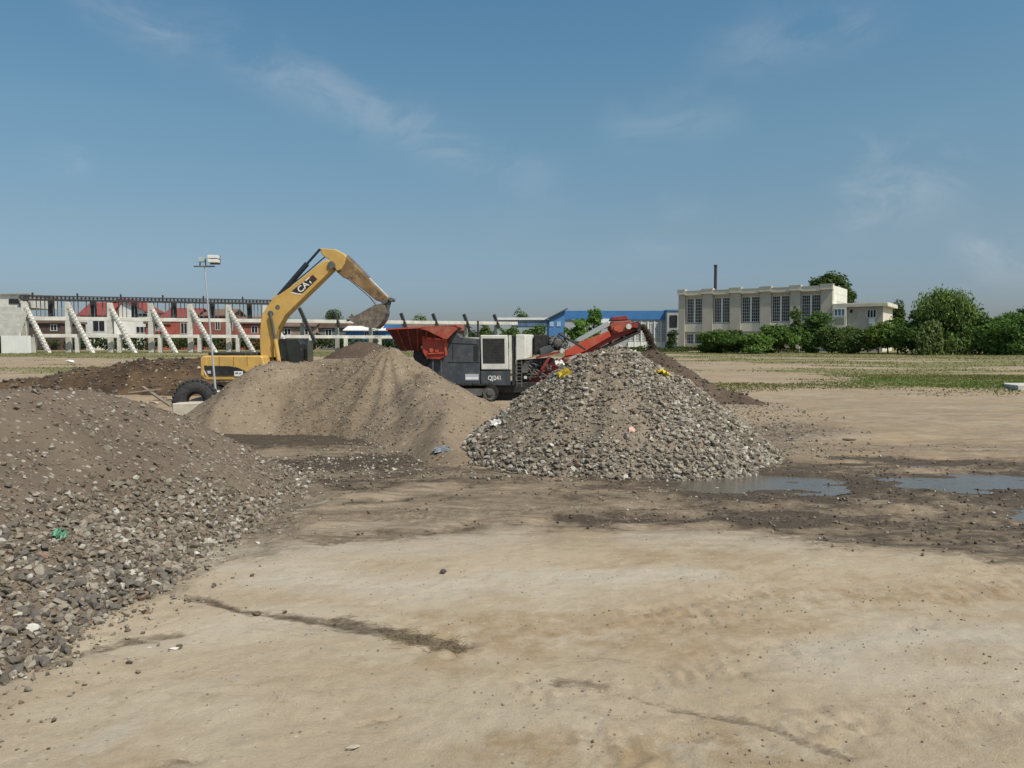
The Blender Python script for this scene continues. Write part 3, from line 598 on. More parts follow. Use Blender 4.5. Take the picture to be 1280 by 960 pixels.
# ------------------------------------------------------------------ trees
M_leaf = attr_mat('leaves', 'col', .75, 2, 0, 1, .28); M_bark = mat('bark', (.10, .075, .055), .95, .3, 6, bump=.03, bscale=12)
def leaves(name, parent, blobs, n, size, base, droop=0, gap=.3, var=.35, up=.3):
    B = np.array(blobs, float); w = B[:, 3]*B[:, 4]+B[:, 4]*B[:, 5]+B[:, 3]*B[:, 5]; k = RNG.choice(len(B), n, p=w/w.sum())
    d = RNG.normal(size=(n, 3)); d /= np.linalg.norm(d, axis=1)[:, None]; r = (.55+.5*RNG.random(n)**.6)*(1+.22*np.sin(d[:, 0]*5+k*1.7)*np.cos(d[:, 2]*6+k)+.12*np.clip(RNG.normal(size=n), -1.6, 1.2))
    p = B[k, :3]+d*r[:, None]*B[k, 3:6]
    cl = fbm(p[:, 0]*.9+p[:, 1]*.5, p[:, 2]*.9-p[:, 1]*.4, 3, 301); ok = (cl > -gap+.0) & (p[:, 2] > .03); p, d, k = p[ok], d[ok], k[ok]; n = len(p)
    if droop: p[:, 2] -= droop*RNG.random(n)**2; p[:, 2] = np.maximum(p[:, 2], .1)
    nrm = d*.55+RNG.normal(size=(n, 3))*.6+np.array([0, 0, up]); nrm /= np.linalg.norm(nrm, axis=1)[:, None]
    t = np.cross(nrm, RNG.normal(size=(n, 3))); t /= np.linalg.norm(t, axis=1)[:, None]
    if droop: t = t*.35+np.array([0, 0, -1.0]); t -= nrm*np.sum(t*nrm, 1)[:, None]; t /= np.linalg.norm(t, axis=1)[:, None]
    b = np.cross(nrm, t); s = size*RNG.uniform(.6, 1.3, n)[:, None]; a = 1.6 if droop else 1.0
    V = np.stack([p-t*s*a, p-b*s*.55, p+t*s*a, p+b*s*.55], 1).reshape(-1, 3)
    tint = RNG.normal(size=(len(B), 1))[k]*.10; c = np.array(base)*(1+tint)*RNG.uniform(1-var, 1+var, (n, 1)); c = c*np.array([1, 1, 1])+np.array([.02, .012, 0])*RNG.random((n, 1))
    o = npmesh(name, V, np.arange(4*n).reshape(-1, 4), M_leaf, np.clip(c, .005, 1)); o.parent = parent; return o
def trunk(parent, h, r, limbs=5, spread=1.5, seed=0, name='trunk'):
    rr = random.Random(seed); m = MB(); q = Vector((0, 0, -.2))
    for i in range(4):
        e = q+Vector((rr.uniform(-.12, .12)*h*.2, rr.uniform(-.1, .1)*h*.2, h*.27)); m.tube(q, e, r*(1-.2*i), r*(1-.2*(i+1)), 8); q = e
    for i in range(limbs):
        z = h*rr.uniform(.3, .85); a = rr.uniform(0, 6.28); s = Vector((0, 0, z)); e = s+Vector((math.cos(a)*spread, math.sin(a)*spread, rr.uniform(.3, .7)*spread)); m.tube(s, e, r*.4, r*.12, 6)
    return m.build(name, M_bark, parent)
def tree(name, px, D, w, h, label, cat='tree', base=(.05, .085, .022), n=5000, size=.22, nb=9, low=.25, droop=0, seed=0, group=None, gap=.3, zb=None, crown='crown', stem='trunk', depth=.8):
    rr = random.Random(seed*31+5); p = P(px, 440, D); z = float(g0(D)) if zb is None else zb
    t = thing(name, (p.x, D, z), label, cat, group); B = []
    for i in range(nb):
        a = rr.uniform(0, 6.28); q = rr.random()**.5*.62; zz = rr.uniform(low, .82); k = (1-abs(zz-.45)*.9)
        B.append((math.cos(a)*q*w/2*k, math.sin(a)*q*w/2*k*depth, zz*h, w*rr.uniform(.17, .27), w*rr.uniform(.17, .27)*depth, h*rr.uniform(.13, .2)))
    base = tuple(min(.3, q*f) for q, f in zip(base, (2.2, 2.05, 2.0))); B.append((0, 0, h*.55, w*.3, w*.3*depth, h*.3))
    leaves(crown, t, B, n, size, base, droop, gap); trunk(t, h*.7, max(.05, h*.022), 6, w*.28, seed, stem); return t
# the willow and its neighbours (right)
tree('willow_tree', 1186, 104, 9.6, 9.0, 'tall rounded willow with drooping branches, highest on the right', base=(.062, .098, .03), n=22000, size=.16, nb=26, low=.14, droop=1.5, seed=1)
tree('willow_tree', 1160, 100, 4.2, 4.6, 'smaller weeping willow in front of the tall willow', base=(.066, .095, .035), n=5500, size=.15, nb=8, low=.2, droop=1.6, seed=2)
tree('tree', 1148, 112, 4.2, 7.0, 'narrow dark tree touching the left side of tall willow', base=(.04, .07, .02), n=5000, nb=9, seed=3)
tree('tree', 1037, 172, 12.5, 17.3, 'large dark green tree rising behind the pale hall roof', base=(.035, .062, .02), n=24000, size=.36, nb=18, low=.5, seed=4, gap=.5)
tree('tree', 1119, 150, 4.0, 10.0, 'slim dark tree just right of the low annex', base=(.03, .055, .018), n=2600, seed=5)
tree('tree', 1282, 190, 6, 12.0, 'dark conifer like tree cut by the right edge', base=(.025, .05, .02), n=3000, size=.3, seed=6)
for i, (px, D, w, h, lab, base, n) in enumerate([
    (893, 112, 5.2, 3.0, 'low rounded shrub at the left end of the hedge', (.04, .075, .02), 4500),
    (919, 110, 5.0, 2.7, 'shrub under the second tall hall window', (.035, .07, .018), 4500),
    (944, 108, 5.6, 3.0, 'lighter green shrub under the third tall hall window', (.055, .10, .025), 5000),
    (973, 112, 5.0, 4.0, 'leafy shrub under the fourth tall hall window', (.045, .085, .022), 4500),
    (993, 113, 2.4, 6.4, 'thin upright shrub taller than its neighbours before the hall', (.04, .075, .02), 3000),
    (1015, 114, 5.0, 5.6, 'broad tall bush below the last hall window', (.04, .08, .022), 5500),
    (1040, 112, 4.2, 3.8, 'bush at the corner between hall and annex', (.04, .07, .022), 3500),
    (1074, 108, 5.0, 3.6, 'dark bush before the annex doorway', (.035, .06, .02), 4500),
    (1098, 107, 5.2, 4.5, 'yellowish green bush before the annex window', (.06, .095, .022), 5000),
    (1122, 106, 5.8, 5.0, 'bright leafy bush right of the annex', (.05, .095, .022), 5000),
    (1140, 104, 5.0, 4.4, 'dark bush left of the small weeping willow', (.035, .07, .02), 4000),
    (1224, 103, 6.4, 5.2, 'dark bush at the right foot of tall willow', (.03, .065, .018), 5500),
    (1248, 101, 6.4, 5.3, 'broad bush with horizontal boughs near the right edge', (.05, .095, .025), 6000),
    (907, 114, 4.6, 3.3, 'shrub in the gap left of the second hall window', (.036, .068, .02), 4000),
    (960, 115, 4.4, 3.5, 'darker shrub between the third and fourth hall windows', (.032, .06, .018), 4000),
    (1058, 114, 4.6, 3.6, 'dusty shrub hiding the annex doorway', (.04, .07, .022), 4000),
    (1110, 111, 5.0, 5.0, 'taller bush beside the bright end of the annex', (.04, .078, .02), 4500),
    (1208, 108, 5.4, 5.6, 'rounded bush behind the right foot of tall willow', (.036, .07, .02), 4500),
    (1262, 106, 5.8, 5.4, 'bush rising behind the bushes at the right edge', (.04, .08, .022), 5000),
    (1276, 99, 6.6, 5.0, 'bush cut off by the right picture edge', (.045, .09, .025), 5500)]):
    if i < 14: pass
    tree('shrub', px, D, w*1.22, h*1.08, lab, 'shrub', base, int(n*1.3), .18, 9, .12, 0, 20+i, 'shrubs in the hedge before the pale hall', crown='foliage', stem='stem')
tree('shrub', 840, 128, 2.4, 3.6, 'small dark shrub beside the left corner of the hall', 'shrub', (.03, .05, .02), 1500, .17, 6, .12, 0, 50, crown='foliage', stem='stem')
for i, (px, D, w, h, lab, base, n) in enumerate([
    (418, 175, 6, 9.5, 'dark tree behind the stand, left of the raised bucket', (.035, .06, .025), 2600),
    (441, 178, 5, 9.0, 'dark tree directly behind the raised bucket', (.035, .06, .025), 2200),
    (526, 185, 5, 8.2, 'pale green tree above the hopper', (.07, .11, .04), 2000),
    (655, 185, 7, 9.5, 'round green tree behind the white crusher hood', (.045, .08, .025), 3200),
    (606, 160, 3.5, 6.0, 'young tree between the stand and the white cabinet', (.055, .09, .025), 1500),
    (640, 150, 5.0, 5.2, 'low tree before the grey flat roof', (.06, .10, .03), 2400),
    (668, 148, 5.0, 5.0, 'low tree left of the blue gabled house', (.055, .095, .025), 2400),
    (722, 140, 5.5, 6.2, 'bright green tree before the blue gabled house', (.06, .12, .025), 3600),
    (742, 141, 4.0, 7.6, 'taller pointed green tree left of the conveyor head', (.05, .105, .025), 3000)]):
    tree('tree', px, D, w, h, lab, 'tree', base, n, .24, 8, .25, 0, 60+i)
# far hedge and wood
def hedge(name, x0, x1, y, h, dy, n, size, base, label, zb):
    k = max(6, int((x1-x0)/3)); B = []
    for i in range(k):
        B.append((x0+(x1-x0)*(i+.5)/k, y+random.uniform(-dy, dy), h*random.uniform(.3, .6), 3*random.uniform(.6, 1), dy, h*random.uniform(.32, .5)))
    t = leaves(name, None, B, n, size, base, gap=.6); t.location = (0, 0, zb); tag(t, label, 'trees', kind='stuff'); return t
hedge('hedge', -100, 10, 152, 3.2, 2.5, 15000, .3, (.035, .065, .02), 'dark green hedge seen through the concrete stand', 1.7)
hedge('far_wood', 100, 240, 260, 12, 5, 9000, .7, (.03, .055, .028), 'far wooded skyline at the right edge', 1.9)
hedge('far_wood', -230, 100, 330, 7, 8, 12000, 1.0, (.04, .06, .035), 'far low wood along the horizon', 2.0)
hedge('weeds', 16, 44, 124, .9, 2, 4000, .18, (.06, .085, .025), 'strip of weeds before the blue building', 1.6)

# ------------------------------------------------------------------ buildings
M_conc = mat('pale_concrete', (.58, .55, .50), .9, .16, .8, bump=.02, bscale=6, streak=.4); M_concd = mat('grey_concrete', (.33, .32, .29), .9, .15, .8, streak=.4)
M_stucco = mat('grey_stucco', (.47, .425, .36), .95, .08, .6, streak=.15); M_cream = mat('cream_plaster', (.64, .585, .49), .9, .08, .6, streak=.15); M_whitew = mat('white_plaster', (.72, .71, .68), .9, .06, .6, streak=.2)
M_steel = mat('dark_rusty_steel', (.045, .04, .042), .8, .3, 3); M_glass = mat('dark_glass', (.03, .03, .036), .3, .5, .7, spec=.2); M_wframe = mat('white_frame', (.66, .65, .62), .6, .08, 2)
M_redroof = mat('red_tiles', (.22, .05, .042), .85, .2, 2); M_redwall = mat('red_wall', (.36, .10, .075), .9, .15, 1); M_brown = mat('brown_roof', (.16, .10, .075), .9, .2, 1)
M_blue = mat('blue_sheet', (.05, .17, .38), .5, .1, .5); M_greyw = mat('grey_wall', (.36, .37, .37), .9, .1, .5); M_panel = mat('pale_end_panels', (.68, .66, .58), .85, .06, .6); M_dark = mat('dark_opening', (.02, .02, .022), .9, .2, 1)
# hall, in its own frame: x along the facade to the right, y inwards
TH = R(33); C0 = Vector((P(1040, 400, 130).x, 130, 0)); dr = Vector((math.cos(TH), -math.sin(TH), 0))
def fs(px, base=C0): u = (px-640)/F*1.0; u = P(px, 400, 1).x; return (u*base.y-base.x)/(dr.x-u*dr.y)     # distance along the facade from C0
z0h = 1.55
hall = thing('hall', (C0.x, C0.y, z0h), 'pale hall of five tall gridded windows with a thin chimney', 'building', rz=-TH)
s0 = fs(848); DEP = 12.0
pil = [(848, 856), (878, 890.5), (912.5, 925.5), (950, 963), (987.5, 1000), (1026, 1040)]
win = [(857.5, 877), (891.5, 911.5), (926.5, 949), (964, 986.5), (1001, 1025)]
ZT = 11.05; wt, wb = 9.42, 5.15; gt, gb = 3.15, 1.4
m = MB(); m.box(s0, 0, .6, DEP, 0, ZT-.55); m.build('wall', M_cream, hall)
m = MB(); m.box(s0+.05, -.05, .65, DEP-.05, ZT-.55, ZT-.40); m.build('roof', M_concd, hall)
for a, b in pil:
    x0, x1 = fs(a), fs(b); m = MB()
    m.poly([(x0, -.05, 0), (x1, -.05, 0), (x1, .6, 0), (x0, .6, 0), (x0, -.05, ZT-.9), (x1, -.05, ZT-.9), (x1, .6, ZT-.9), (x0, .6, ZT-.9)], [(0,1,2,3),(4,5,6,7),(0,1,5,4),(1,2,6,5),(2,3,7,6),(3,0,4,7)])
    pl = m.build('pilaster', M_stucco, hall)
    m = MB(); m.box(x0-.12, x1+.12, -.38, .62, ZT-.9, ZT-.08); m.box(x0-.18, x1+.18, -.44, .66, ZT-.08, ZT); m.build('capital', M_cream, pl)
for (a, b), (pa, pb), (qa, qb) in zip(win, pil[:-1], pil[1:]):
    x0, x1 = fs(a), fs(b); l0, l1 = fs(pb)+.13, fs(qa)-.13
    m = MB(); m.box(l0, l1, -.3, .58, wt+.55, ZT-.35); m.box(l0, l1, -.34, .58, ZT-.345, ZT-.25); m.build('lintel', M_cream, hall)
    m = MB(); m.box(fs(pb)+.01, fs(qa)-.01, .15, .595, gt+.35, wb-.25); m.build('spandrel', M_cream, hall)
    for (zb, zt_, rows) in ((wb, wt, 8), (gb, gt, 3)):
        w = MB(); xm = (x0+x1)/2; mw = .15
        w.box(xm-mw, xm+mw, .30, .55, zb, zt_); w.box(x0, x0+.09, .30, .55, zb, zt_); w.box(x1-.09, x1, .30, .55, zb, zt_); w.box(x0+.09, x1-.09, .28, .55, zb-.1, zb+.02); w.box(x0+.09, x1-.09, .32, .55, zt_-.1, zt_)
        for sgn in (-1, 1):
            e0, e1 = (x0+.09, xm-mw) if sgn < 0 else (xm+mw, x1-.09)
            for i in range(1, 4): xx = e0+(e1-e0)*i/4; w.box(xx-.016, xx+.016, .40, .5, zb+.03, zt_-.11)
            for j in range(1, rows): zz = zb+(zt_-zb)*j/rows; w.box(e0+.001, e1-.001, .42, .48, zz-.022, zz+.022)
        wo = w.build('window', M_wframe, hall)
        g = MB(); g.box(x0+.05, x1-.05, .52, .58, zb, zt_); g.build('pane', M_glass, wo)
# end wall panels above the annex
m = MB(); zc = 8.15
for i in range(4):
    for j in range(2): m.box(.003, .06, .62+i*(DEP-.7)/4+.03, .62+(i+1)*(DEP-.7)/4-.03, zc+.2+j*1.25, zc+.2+(j+1)*1.25-.05)
m.box(.0, .03, .61, DEP-.05, 0, ZT-.6); m.build('end_panel', M_panel, hall)
m = MB(); pc = fs(882); m.lathe((pc, 5, ZT-.4), (0, 0, 1), [(.27, 0), (.27, 4.7), (.32, 4.72), (.32, 5.0), (.0, 5.0)], 14); m.build('chimney', M_steel, hall)
m = MB(); m.lathe((-.6, 8, ZT-.35), (.3, -1, .35), [(.02, .0), (.25, .05), (.42, .15), (.45, .2)], 14); m.tube((-.6, 8.05, ZT-.4), (-.6, 8.05, ZT+.3), .04); m.build('satellite_dish', M_whitew, hall)
# annex
C1 = C0
annex = thing('annex', (C0.x, C0.y, z0h), 'low flat roofed annex at the right end of the pale hall', 'building', rz=-TH)
ax1 = fs(1103); azt = 7.75
m = MB(); m.box(fs(1058.5), ax1, .35, 10.5, 0, azt-.5); m.build('wall', mat('pinkish_stucco', (.42, .375, .335), .95, .12, .6, streak=.3), annex)
m = MB(); m.box(ax1+.001, ax1+.03, .4, 10.45, 0, azt-.55); m.build('end_wall', M_cream, annex)
m = MB(); m.box(fs(1058.5)-.05, ax1+.75, -.25, 10.9, azt-.5, azt-.05); m.box(fs(1058.5), ax1+.65, -.15, 10.8, azt-.05, azt+.1); m.build('roof', M_cream, annex)
bx0, bx1 = .08, fs(1058.2)
m = MB(); m.box(bx0, bx1, -.25, 3.0, 2.75, azt+.05); m.build('bay', M_cream, annex)
def awin(x0, x1, zb, zt_, y, parent, cols=3, pm=M_glass):
    w = MB(); w.box(x0, x1, y-.06, y+.04, zb-.08, zb+.02); w.box(x0, x1, y-.06, y+.04, zt_-.06, zt_)
    for i in range(cols+1): xx = x0+.05+(x1-x0-.1)*i/cols; w.box(xx-.05, xx+.05, y-.05, y+.035, zb+.021, zt_-.061)
    o = w.build('window', M_wframe, parent); g = MB(); g.box(x0+.02, x1-.02, y-.01, y+.03, zb, zt_-.02); g.build('pane', pm, o); return o
M_bglass = mat('blue_reflecting_glass', (.10, .15, .24), .2, .4, 1, spec=.6)
awin(bx0+.25, bx1-.2, 5.85, 6.95, -.26, annex, 3, M_bglass)
m = MB(); m.box(bx0+.35, bx1-.3, -.30, -.255, 4.4, 5.5); m.build('balcony_panel', mat('green_grey_panel', (.22, .24, .19), .8, .15, 2), annex)
m = MB(); m.box(bx0-.3, bx1+.6, -1.2, .3, 2.35, 2.7); m.build('canopy', M_cream, annex)
m = MB(); m.box(bx0+.2, bx1-.1, .30, .4, 0, 2.3); m.build('doorway', M_dark, annex)
awin(fs(1083), fs(1095), 5.5, 6.75, .34, annex, 3); m = MB(); m.box(fs(1085.5), fs(1093), .29, .345, 4.2, 5.35); m.build('panel', M_whitew, annex)
m = MB(); m.box(fs(1062), fs(1065), .31, .36, 6.3, 6.8); m.build('vent_opening', M_dark, annex)

def wbox(pxa, pxb, pyt, D, dep, zb=1.0, D2=None):    # world box from pixel span at depth D
    return P(pxa, 400, D).x, P(pxb, 400, D).x, D, D+dep, zb, P(640, pyt, D).z
# blue roofed works building
bl = wthing('works_building', (P(770, 400, 160).x, 160, 1.5), 'long works building with bright blue fascia and white gridded windows', 'building')
x0, x1, y0, y1, zb, zt = wbox(704, 833.5, 399.5, 160, 14)
m = MB(); m.box(x0, x1, y0, y1, zb, zt); m.build('wall', M_greyw, bl)
m = MB(); m.box(x0-.1, x1+.1, y0-.25, y1+.2, zt+.002, P(0, 388.5, 160).z); m.build('fascia', M_blue, bl)
for a in np.arange(786, 832, 8.2):
    for (t_, b_) in ((404, 417), (418.5, 426)):
        xa, xb = P(a, 400, 159.9).x, P(a+6.6, 400, 159.9).x; za, zc_ = P(0, b_, 159.9).z, P(0, t_, 159.9).z
        w = MB(); w.box(xa, xb, 159.86, 159.97, za-.05, za+.06); w.box(xa, xb, 159.86, 159.97, zc_-.06, zc_)
        for i in range(4): xx = xa+.05+(xb-xa-.1)*i/3; w.box(xx-.05, xx+.05, 159.85, 159.96, za+.061, zc_-.061)
        zz = (za+zc_)/2; w.box(xa, xb, 159.90, 159.95, zz-.04, zz+.04)
        wo = w.build('window', M_wframe, bl); g = MB(); g.box(xa+.02, xb-.02, 159.955, 159.99, za, zc_); g.build('pane', mat('grey_glass', (.30, .34, .37), .3, .2, 1), wo)
    m = MB(); m.box(P(a+6.8, 400, 159.9).x, P(a+8.0, 400, 159.9).x, 159.6, 159.99, 1.4, P(0, 402, 160).z); m.build('pier', M_whitew, bl)
m = MB(); m.box(P(785, 400, 160).x, P(833, 400, 160).x, 159.7, 159.99, 1.3, P(0, 427, 160).z-.02); m.build('plinth', M_whitew, bl)
m = MB(); m.box(P(751, 400, 160).x, P(762, 400, 160).x, 159.5, 159.9, 7.0, P(0, 398.6, 160).z); m.build('sign_panel', M_whitew, bl)
bt = wthing('stair_tower', (P(840, 400, 158).x, 158, 1.5), 'narrow grey block with a dark opening left of the hall', 'building')
x0, x1, y0, y1, zb, zt = wbox(833.8, 849, 389, 158, 10); m = MB(); m.box(x0, x1, y0, y1, zb, zt); m.build('wall', M_greyw, bt)
m = MB(); m.box(P(837, 400, 158).x, P(846.5, 400, 158).x, 157.9, 157.99, P(0, 409, 158).z, P(0, 394, 158).z); m.build('opening', M_glass, bt)
m = MB(); m.box(x0-.1, x1+.1, y0-.15, y1, zt+.002, zt+.3); m.build('roof', M_blue, bt)
gh = wthing('gabled_house', (P(695, 400, 152).x, 152, 1.5), 'blue house with a dark lean-to roof behind the crusher engine', 'house')
x0, x1, y0, y1, zb, zt = wbox(686, 706, 396, 152, 8)
m = MB(); m.prism([(x0, zb), (x1, zb), (x1, P(0, 388, 152).z), (x0, P(0, 399, 152).z)], y0, y1); m.build('wall', mat('pale_blue_wall', (.08, .20, .42), .8, .1, 1), gh)
m = MB(); m.prism([(x0-.8, P(0, 401, 152).z), (x1+.5, P(0, 386.5, 152).z), (x1+.5, P(0, 385, 152).z), (x0-.8, P(0, 399.5, 152).z)], y0-.6, y1); m.build('roof', mat('slate', (.06, .065, .075), .8, .2, 2), gh)
for a in (688.5, 697): awin(P(a, 400, 152).x, P(a+4, 400, 152).x, P(0, 408, 152).z, P(0, 402, 152).z, 151.93, gh, 2, M_bglass) if False else None
for a in (688, 697):
    m = MB(); m.box(P(a, 0, 151.9).x, P(a+5, 0, 151.9).x, 151.9, 151.99, P(0, 408, 152).z, P(0, 402, 152).z); m.build('window', mat('sky_glass', (.35, .48, .6), .3, .2, 1), gh)
fb = wthing('flat_roof_building', (P(655, 400, 165).x, 165, 1.5), 'grey flat roofed building behind the white crusher hood', 'building')
x0, x1, y0, y1, zb, zt = wbox(622, 685, 400, 165, 12); m = MB(); m.box(x0, x1, y0, y1, zb, zt); m.build('wall', mat('blue_grey_wall', (.30, .36, .38), .8, .1, 1), fb)
m = MB(); m.box(x0-.3, x1+.3, y0-.4, y1, zt+.002, P(0, 397, 165).z); m.build('roof', M_whitew, fb)
m = MB(); m.box(P(640, 0, 165).x, x1-.2, y0-.1, y0-.004, P(0, 408, 165).z, P(0, 402.5, 165).z); m.build('window_band', M_bglass, fb)

# houses behind the stand
def house(px0, px1, py_eave, py_ridge, D, wall, roof, label, kind='side', wins=(), dep=9):
    x0, x1 = P(px0, 400, D).x, P(px1, 400, D).x; ze, zr = P(0, py_eave, D).z, P(0, py_ridge, D).z; b = wthing('house', ((x0+x1)/2, D, 1.5), label, 'house')
    m = MB()
    if kind == 'gable':
        xm = (x0+x1)/2; m.prism([(x0, 1.2), (x1, 1.2), (x1, ze), (xm, zr), (x0, ze)], D, D+dep); m.build('wall', wall, b)
        r = MB(); o = .5; t = .22; k = (zr-ze)/(xm-x0)
        r.prism([(x0-o, ze-o*k+.02), (xm, zr+.02), (x1+o, ze-o*k+.02), (x1+o, ze-o*k+t), (xm, zr+t), (x0-o, ze-o*k+t)], D-.5, D+dep+.3); r.build('roof', roof, b)
    elif kind == 'side':
        m.box(x0, x1, D, D+dep, 1.2, ze); m.build('wall', wall, b); r = MB(); yr = D+dep/2; t = .2; o = .45
        for ya, yb in ((D-o, yr), (D+dep+o, yr)):
            r.poly([(x0-o, ya, ze-.1), (x1+o, ya, ze-.1), (x1+o, yb, zr), (x0-o, yb, zr), (x0-o, ya, ze-.1+t), (x1+o, ya, ze-.1+t), (x1+o, yb, zr+t), (x0-o, yb, zr+t)], [(0,1,2,3),(4,5,6,7),(0,1,5,4),(1,2,6,5),(2,3,7,6),(3,0,4,7)])
        r.poly([(x0+.05, D+.05, ze+.0), (x0+.05, D+dep-.05, ze), (x0+.05, yr, zr-.05)], [(0,1,2)]); r.poly([(x1-.05, D+.05, ze), (x1-.05, D+dep-.05, ze), (x1-.05, yr, zr-.05)], [(0,1,2)]); r.build('roof', roof, b)
    else:
        m.box(x0, x1, D, D+dep, 1.2, ze); m.build('wall', wall, b); r = MB(); r.box(x0-.3, x1+.3, D-.4, D+dep, ze+.002, zr); r.build('roof', roof, b)
    for (a, c, t_, bt_) in wins:
        xa, xb, za, zc_ = P(a, 0, D).x, P(c, 0, D).x, P(0, bt_, D).z, P(0, t_, D).z
        w = MB(); n = max(2, int((xb-xa)/.8))
        w.box(xa-.08, xb+.08, D-.06, D-.003, za-.1, za); w.box(xa-.08, xb+.08, D-.06, D-.003, zc_, zc_+.08)
        for i in range(n+1): xx = xa+(xb-xa)*i/n; w.box(xx-.05, xx+.05, D-.055, D-.003, za+.001, zc_-.001)
        wo = w.build('window', M_wframe, b); g = MB(); g.box(xa, xb, D-.03, D-.006, za, zc_); g.build('pane', M_glass, wo)
    return b
house(124, 181, 389, 374, 165, M_whitew, M_redroof, 'white gabled house seen through the stand', 'gable', [(162, 176, 392, 396), (161, 176, 408.5, 416), (137, 141, 401, 406)])
house(100, 134, 394.5, 377.5, 160, M_whitew, M_redroof, 'white wing with a bright red tiled roof beside the white house', 'side', [(106, 121, 401, 414)], 10)
house(204, 243, 397, 385, 163, M_redwall, M_redroof, 'red walled house just right of the white house', 'side', [(218, 226, 404, 417)])
house(182, 198, 405, 400, 158, M_redwall, M_brown, 'small red annex between the white house and the red house', 'flat', [(186, 190, 408, 413)])
house(254, 288, 395, 386, 166, mat('brick_wall', (.27, .10, .075), .9, .2, 1), M_brown, 'red walled house behind the lamp pole', 'side', [(262, 268, 402, 412), (277, 284, 402, 412)])
house(296, 332, 404, 396, 160, M_redwall, M_brown, 'low red house behind the excavator boom', 'side', [(308, 316, 408, 416)])
house(340, 392, 408, 402, 158, mat('tan_wall', (.30, .22, .16), .9, .15, 1), M_brown, 'low tan house seen above the excavator cab', 'side', [(350, 358, 411, 418), (372, 380, 411, 418)])
house(394, 434, 410, 402.5, 162, mat('slate_wall', (.16, .16, .17), .9, .15, 1), M_brown, 'dark low shed between the tan house and blue shed', 'flat', [(402, 410, 412, 420)])
house(432, 482, 413, 408, 156, M_blue, M_whitew, 'low blue shed under the raised bucket', 'side', [(452, 458, 414.5, 420)])
house(482, 500, 412, 406, 158, M_blue, M_blue, 'small blue hut left of the hopper rim', 'flat', [(488, 493, 414, 420)])
house(505, 582, 413, 404.5, 162, M_redwall, M_brown, 'long red brown shed behind the hopper', 'side', [(515, 523, 414, 420), (550, 558, 414, 420)])
house(30, 75, 404, 401, 150, mat('dark_brown_wall', (.09, .06, .05), .9, .2, 1), M_brown, 'dark brown shed behind the left end of stand', 'flat', [(52, 60, 406, 413)])

# concrete stand: frames along a receding line
def SP(i): return Vector((-69.8+67*i/13, 115+25*i/13, 0))
GZS = 1.5
st = wthing('concrete_stand', (-50, 122, GZS), 'long skeleton of an unfinished concrete grandstand with stepped beams', 'grandstand')
ln = (SP(13)-SP(0)).normalized(); fr = Vector((4.7, -2.3, 0))
ZR, ZR0, ZU, ZL = 9.75, 9.1, 6.75, 4.2
def beam(a, b, z, w, h, name, m, par=st): bb = MB(); bb.bar(a+Vector((0, 0, z)), b+Vector((0, 0, z)), w, h); return bb.build(name, m, par, .03)
beam(SP(0), SP(13)+ln*4, ZU-.25, .5, .55, 'upper_beam', M_conc); beam(SP(0)+fr*.33, SP(10)+fr*.33, ZL-.2, .5, .5, 'lower_beam', M_conc)
for i in range(14):
    p = SP(i)
    if i <= 6:
        m = MB(); q = p+fr; top = p+Vector((0, 0, 8.3)); bot = q+Vector((0, 0, 1.3)); m.bar(top, bot, .45, .55)
        for k in range(1, 15):                                     # teeth that carried the steps
            c = top.lerp(bot, k/15.0); m.box(c.x-.24, c.x+.24, c.y-.24, c.y+.24, c.z+.1, c.z+.40)
        m.build('raker', M_conc, st)
    if i <= 6:
        m = MB(); m.box(p.x-.38, p.x+.38, p.y-.3, p.y+.3, 1.3, 8.9); m.build('column', M_conc, st, .04)
    else:
        m = MB(); lean = fr*.12
        m.bar(p+Vector((0, 0, 8.0 if i > 7 else 8.6))-lean*.6, p+Vector((0, 0, 5.6 if i > 7 else 3.0))+lean*(1 if i > 7 else 4.5), .35, .5); m.build('steel_post', M_steel, st)
        m = MB(); m.box(p.x-.3, p.x+.3, p.y+.3, p.y+.8, 1.3, 6.2); m.build('column', M_concd, st)
    q = p+fr*.36; m = MB(); m.box(q.x-.28, q.x+.28, q.y-.25, q.y+.25, 1.3, ZL-.4)
    if i <= 10: m.build('column', M_conc, st)
for i in range(6):                                              # intermediate dark posts under the top band
    p = SP(i+.77)-fr*.3; m = MB(); m.box(p.x-.32, p.x+.32, p.y-.3, p.y+.3, 6.4, ZR0); m.build('steel_post', M_steel, st)
rl = MB(); a, b = SP(-.1), SP(6.9)
rl.bar(a+Vector((0, 0, ZR0+.1)), b+Vector((0, 0, ZR0+.1)), .5, .3); rl.bar(a+Vector((0, 0, ZR)), b+Vector((0, 0, ZR)), .18, .16); rl.bar(a+Vector((0, 0, (ZR+ZR0)/2+.1)), b+Vector((0, 0, (ZR+ZR0)/2+.1)), .12, .1)
n = 74
for i in range(n+1):
    p = a.lerp(b, i/n); rl.box(p.x-.1, p.x+.1, p.y-.08, p.y+.08, ZR0+.26, ZR-.08+(.55 if i % 11 == 3 else 0))
rl.build('railing', M_steel, st)
rd = MB()
for i in range(72):
    if i % 4 == 3: continue
    p = a.lerp(b, (i+.3)/72)-fr*.1; rd.box(p.x-.045, p.x+.045, p.y-.045, p.y+.045, ZU, ZR0)
rd.build('rods', mat('thin_rods', (.12, .14, .16), .7, .2, 2), st)
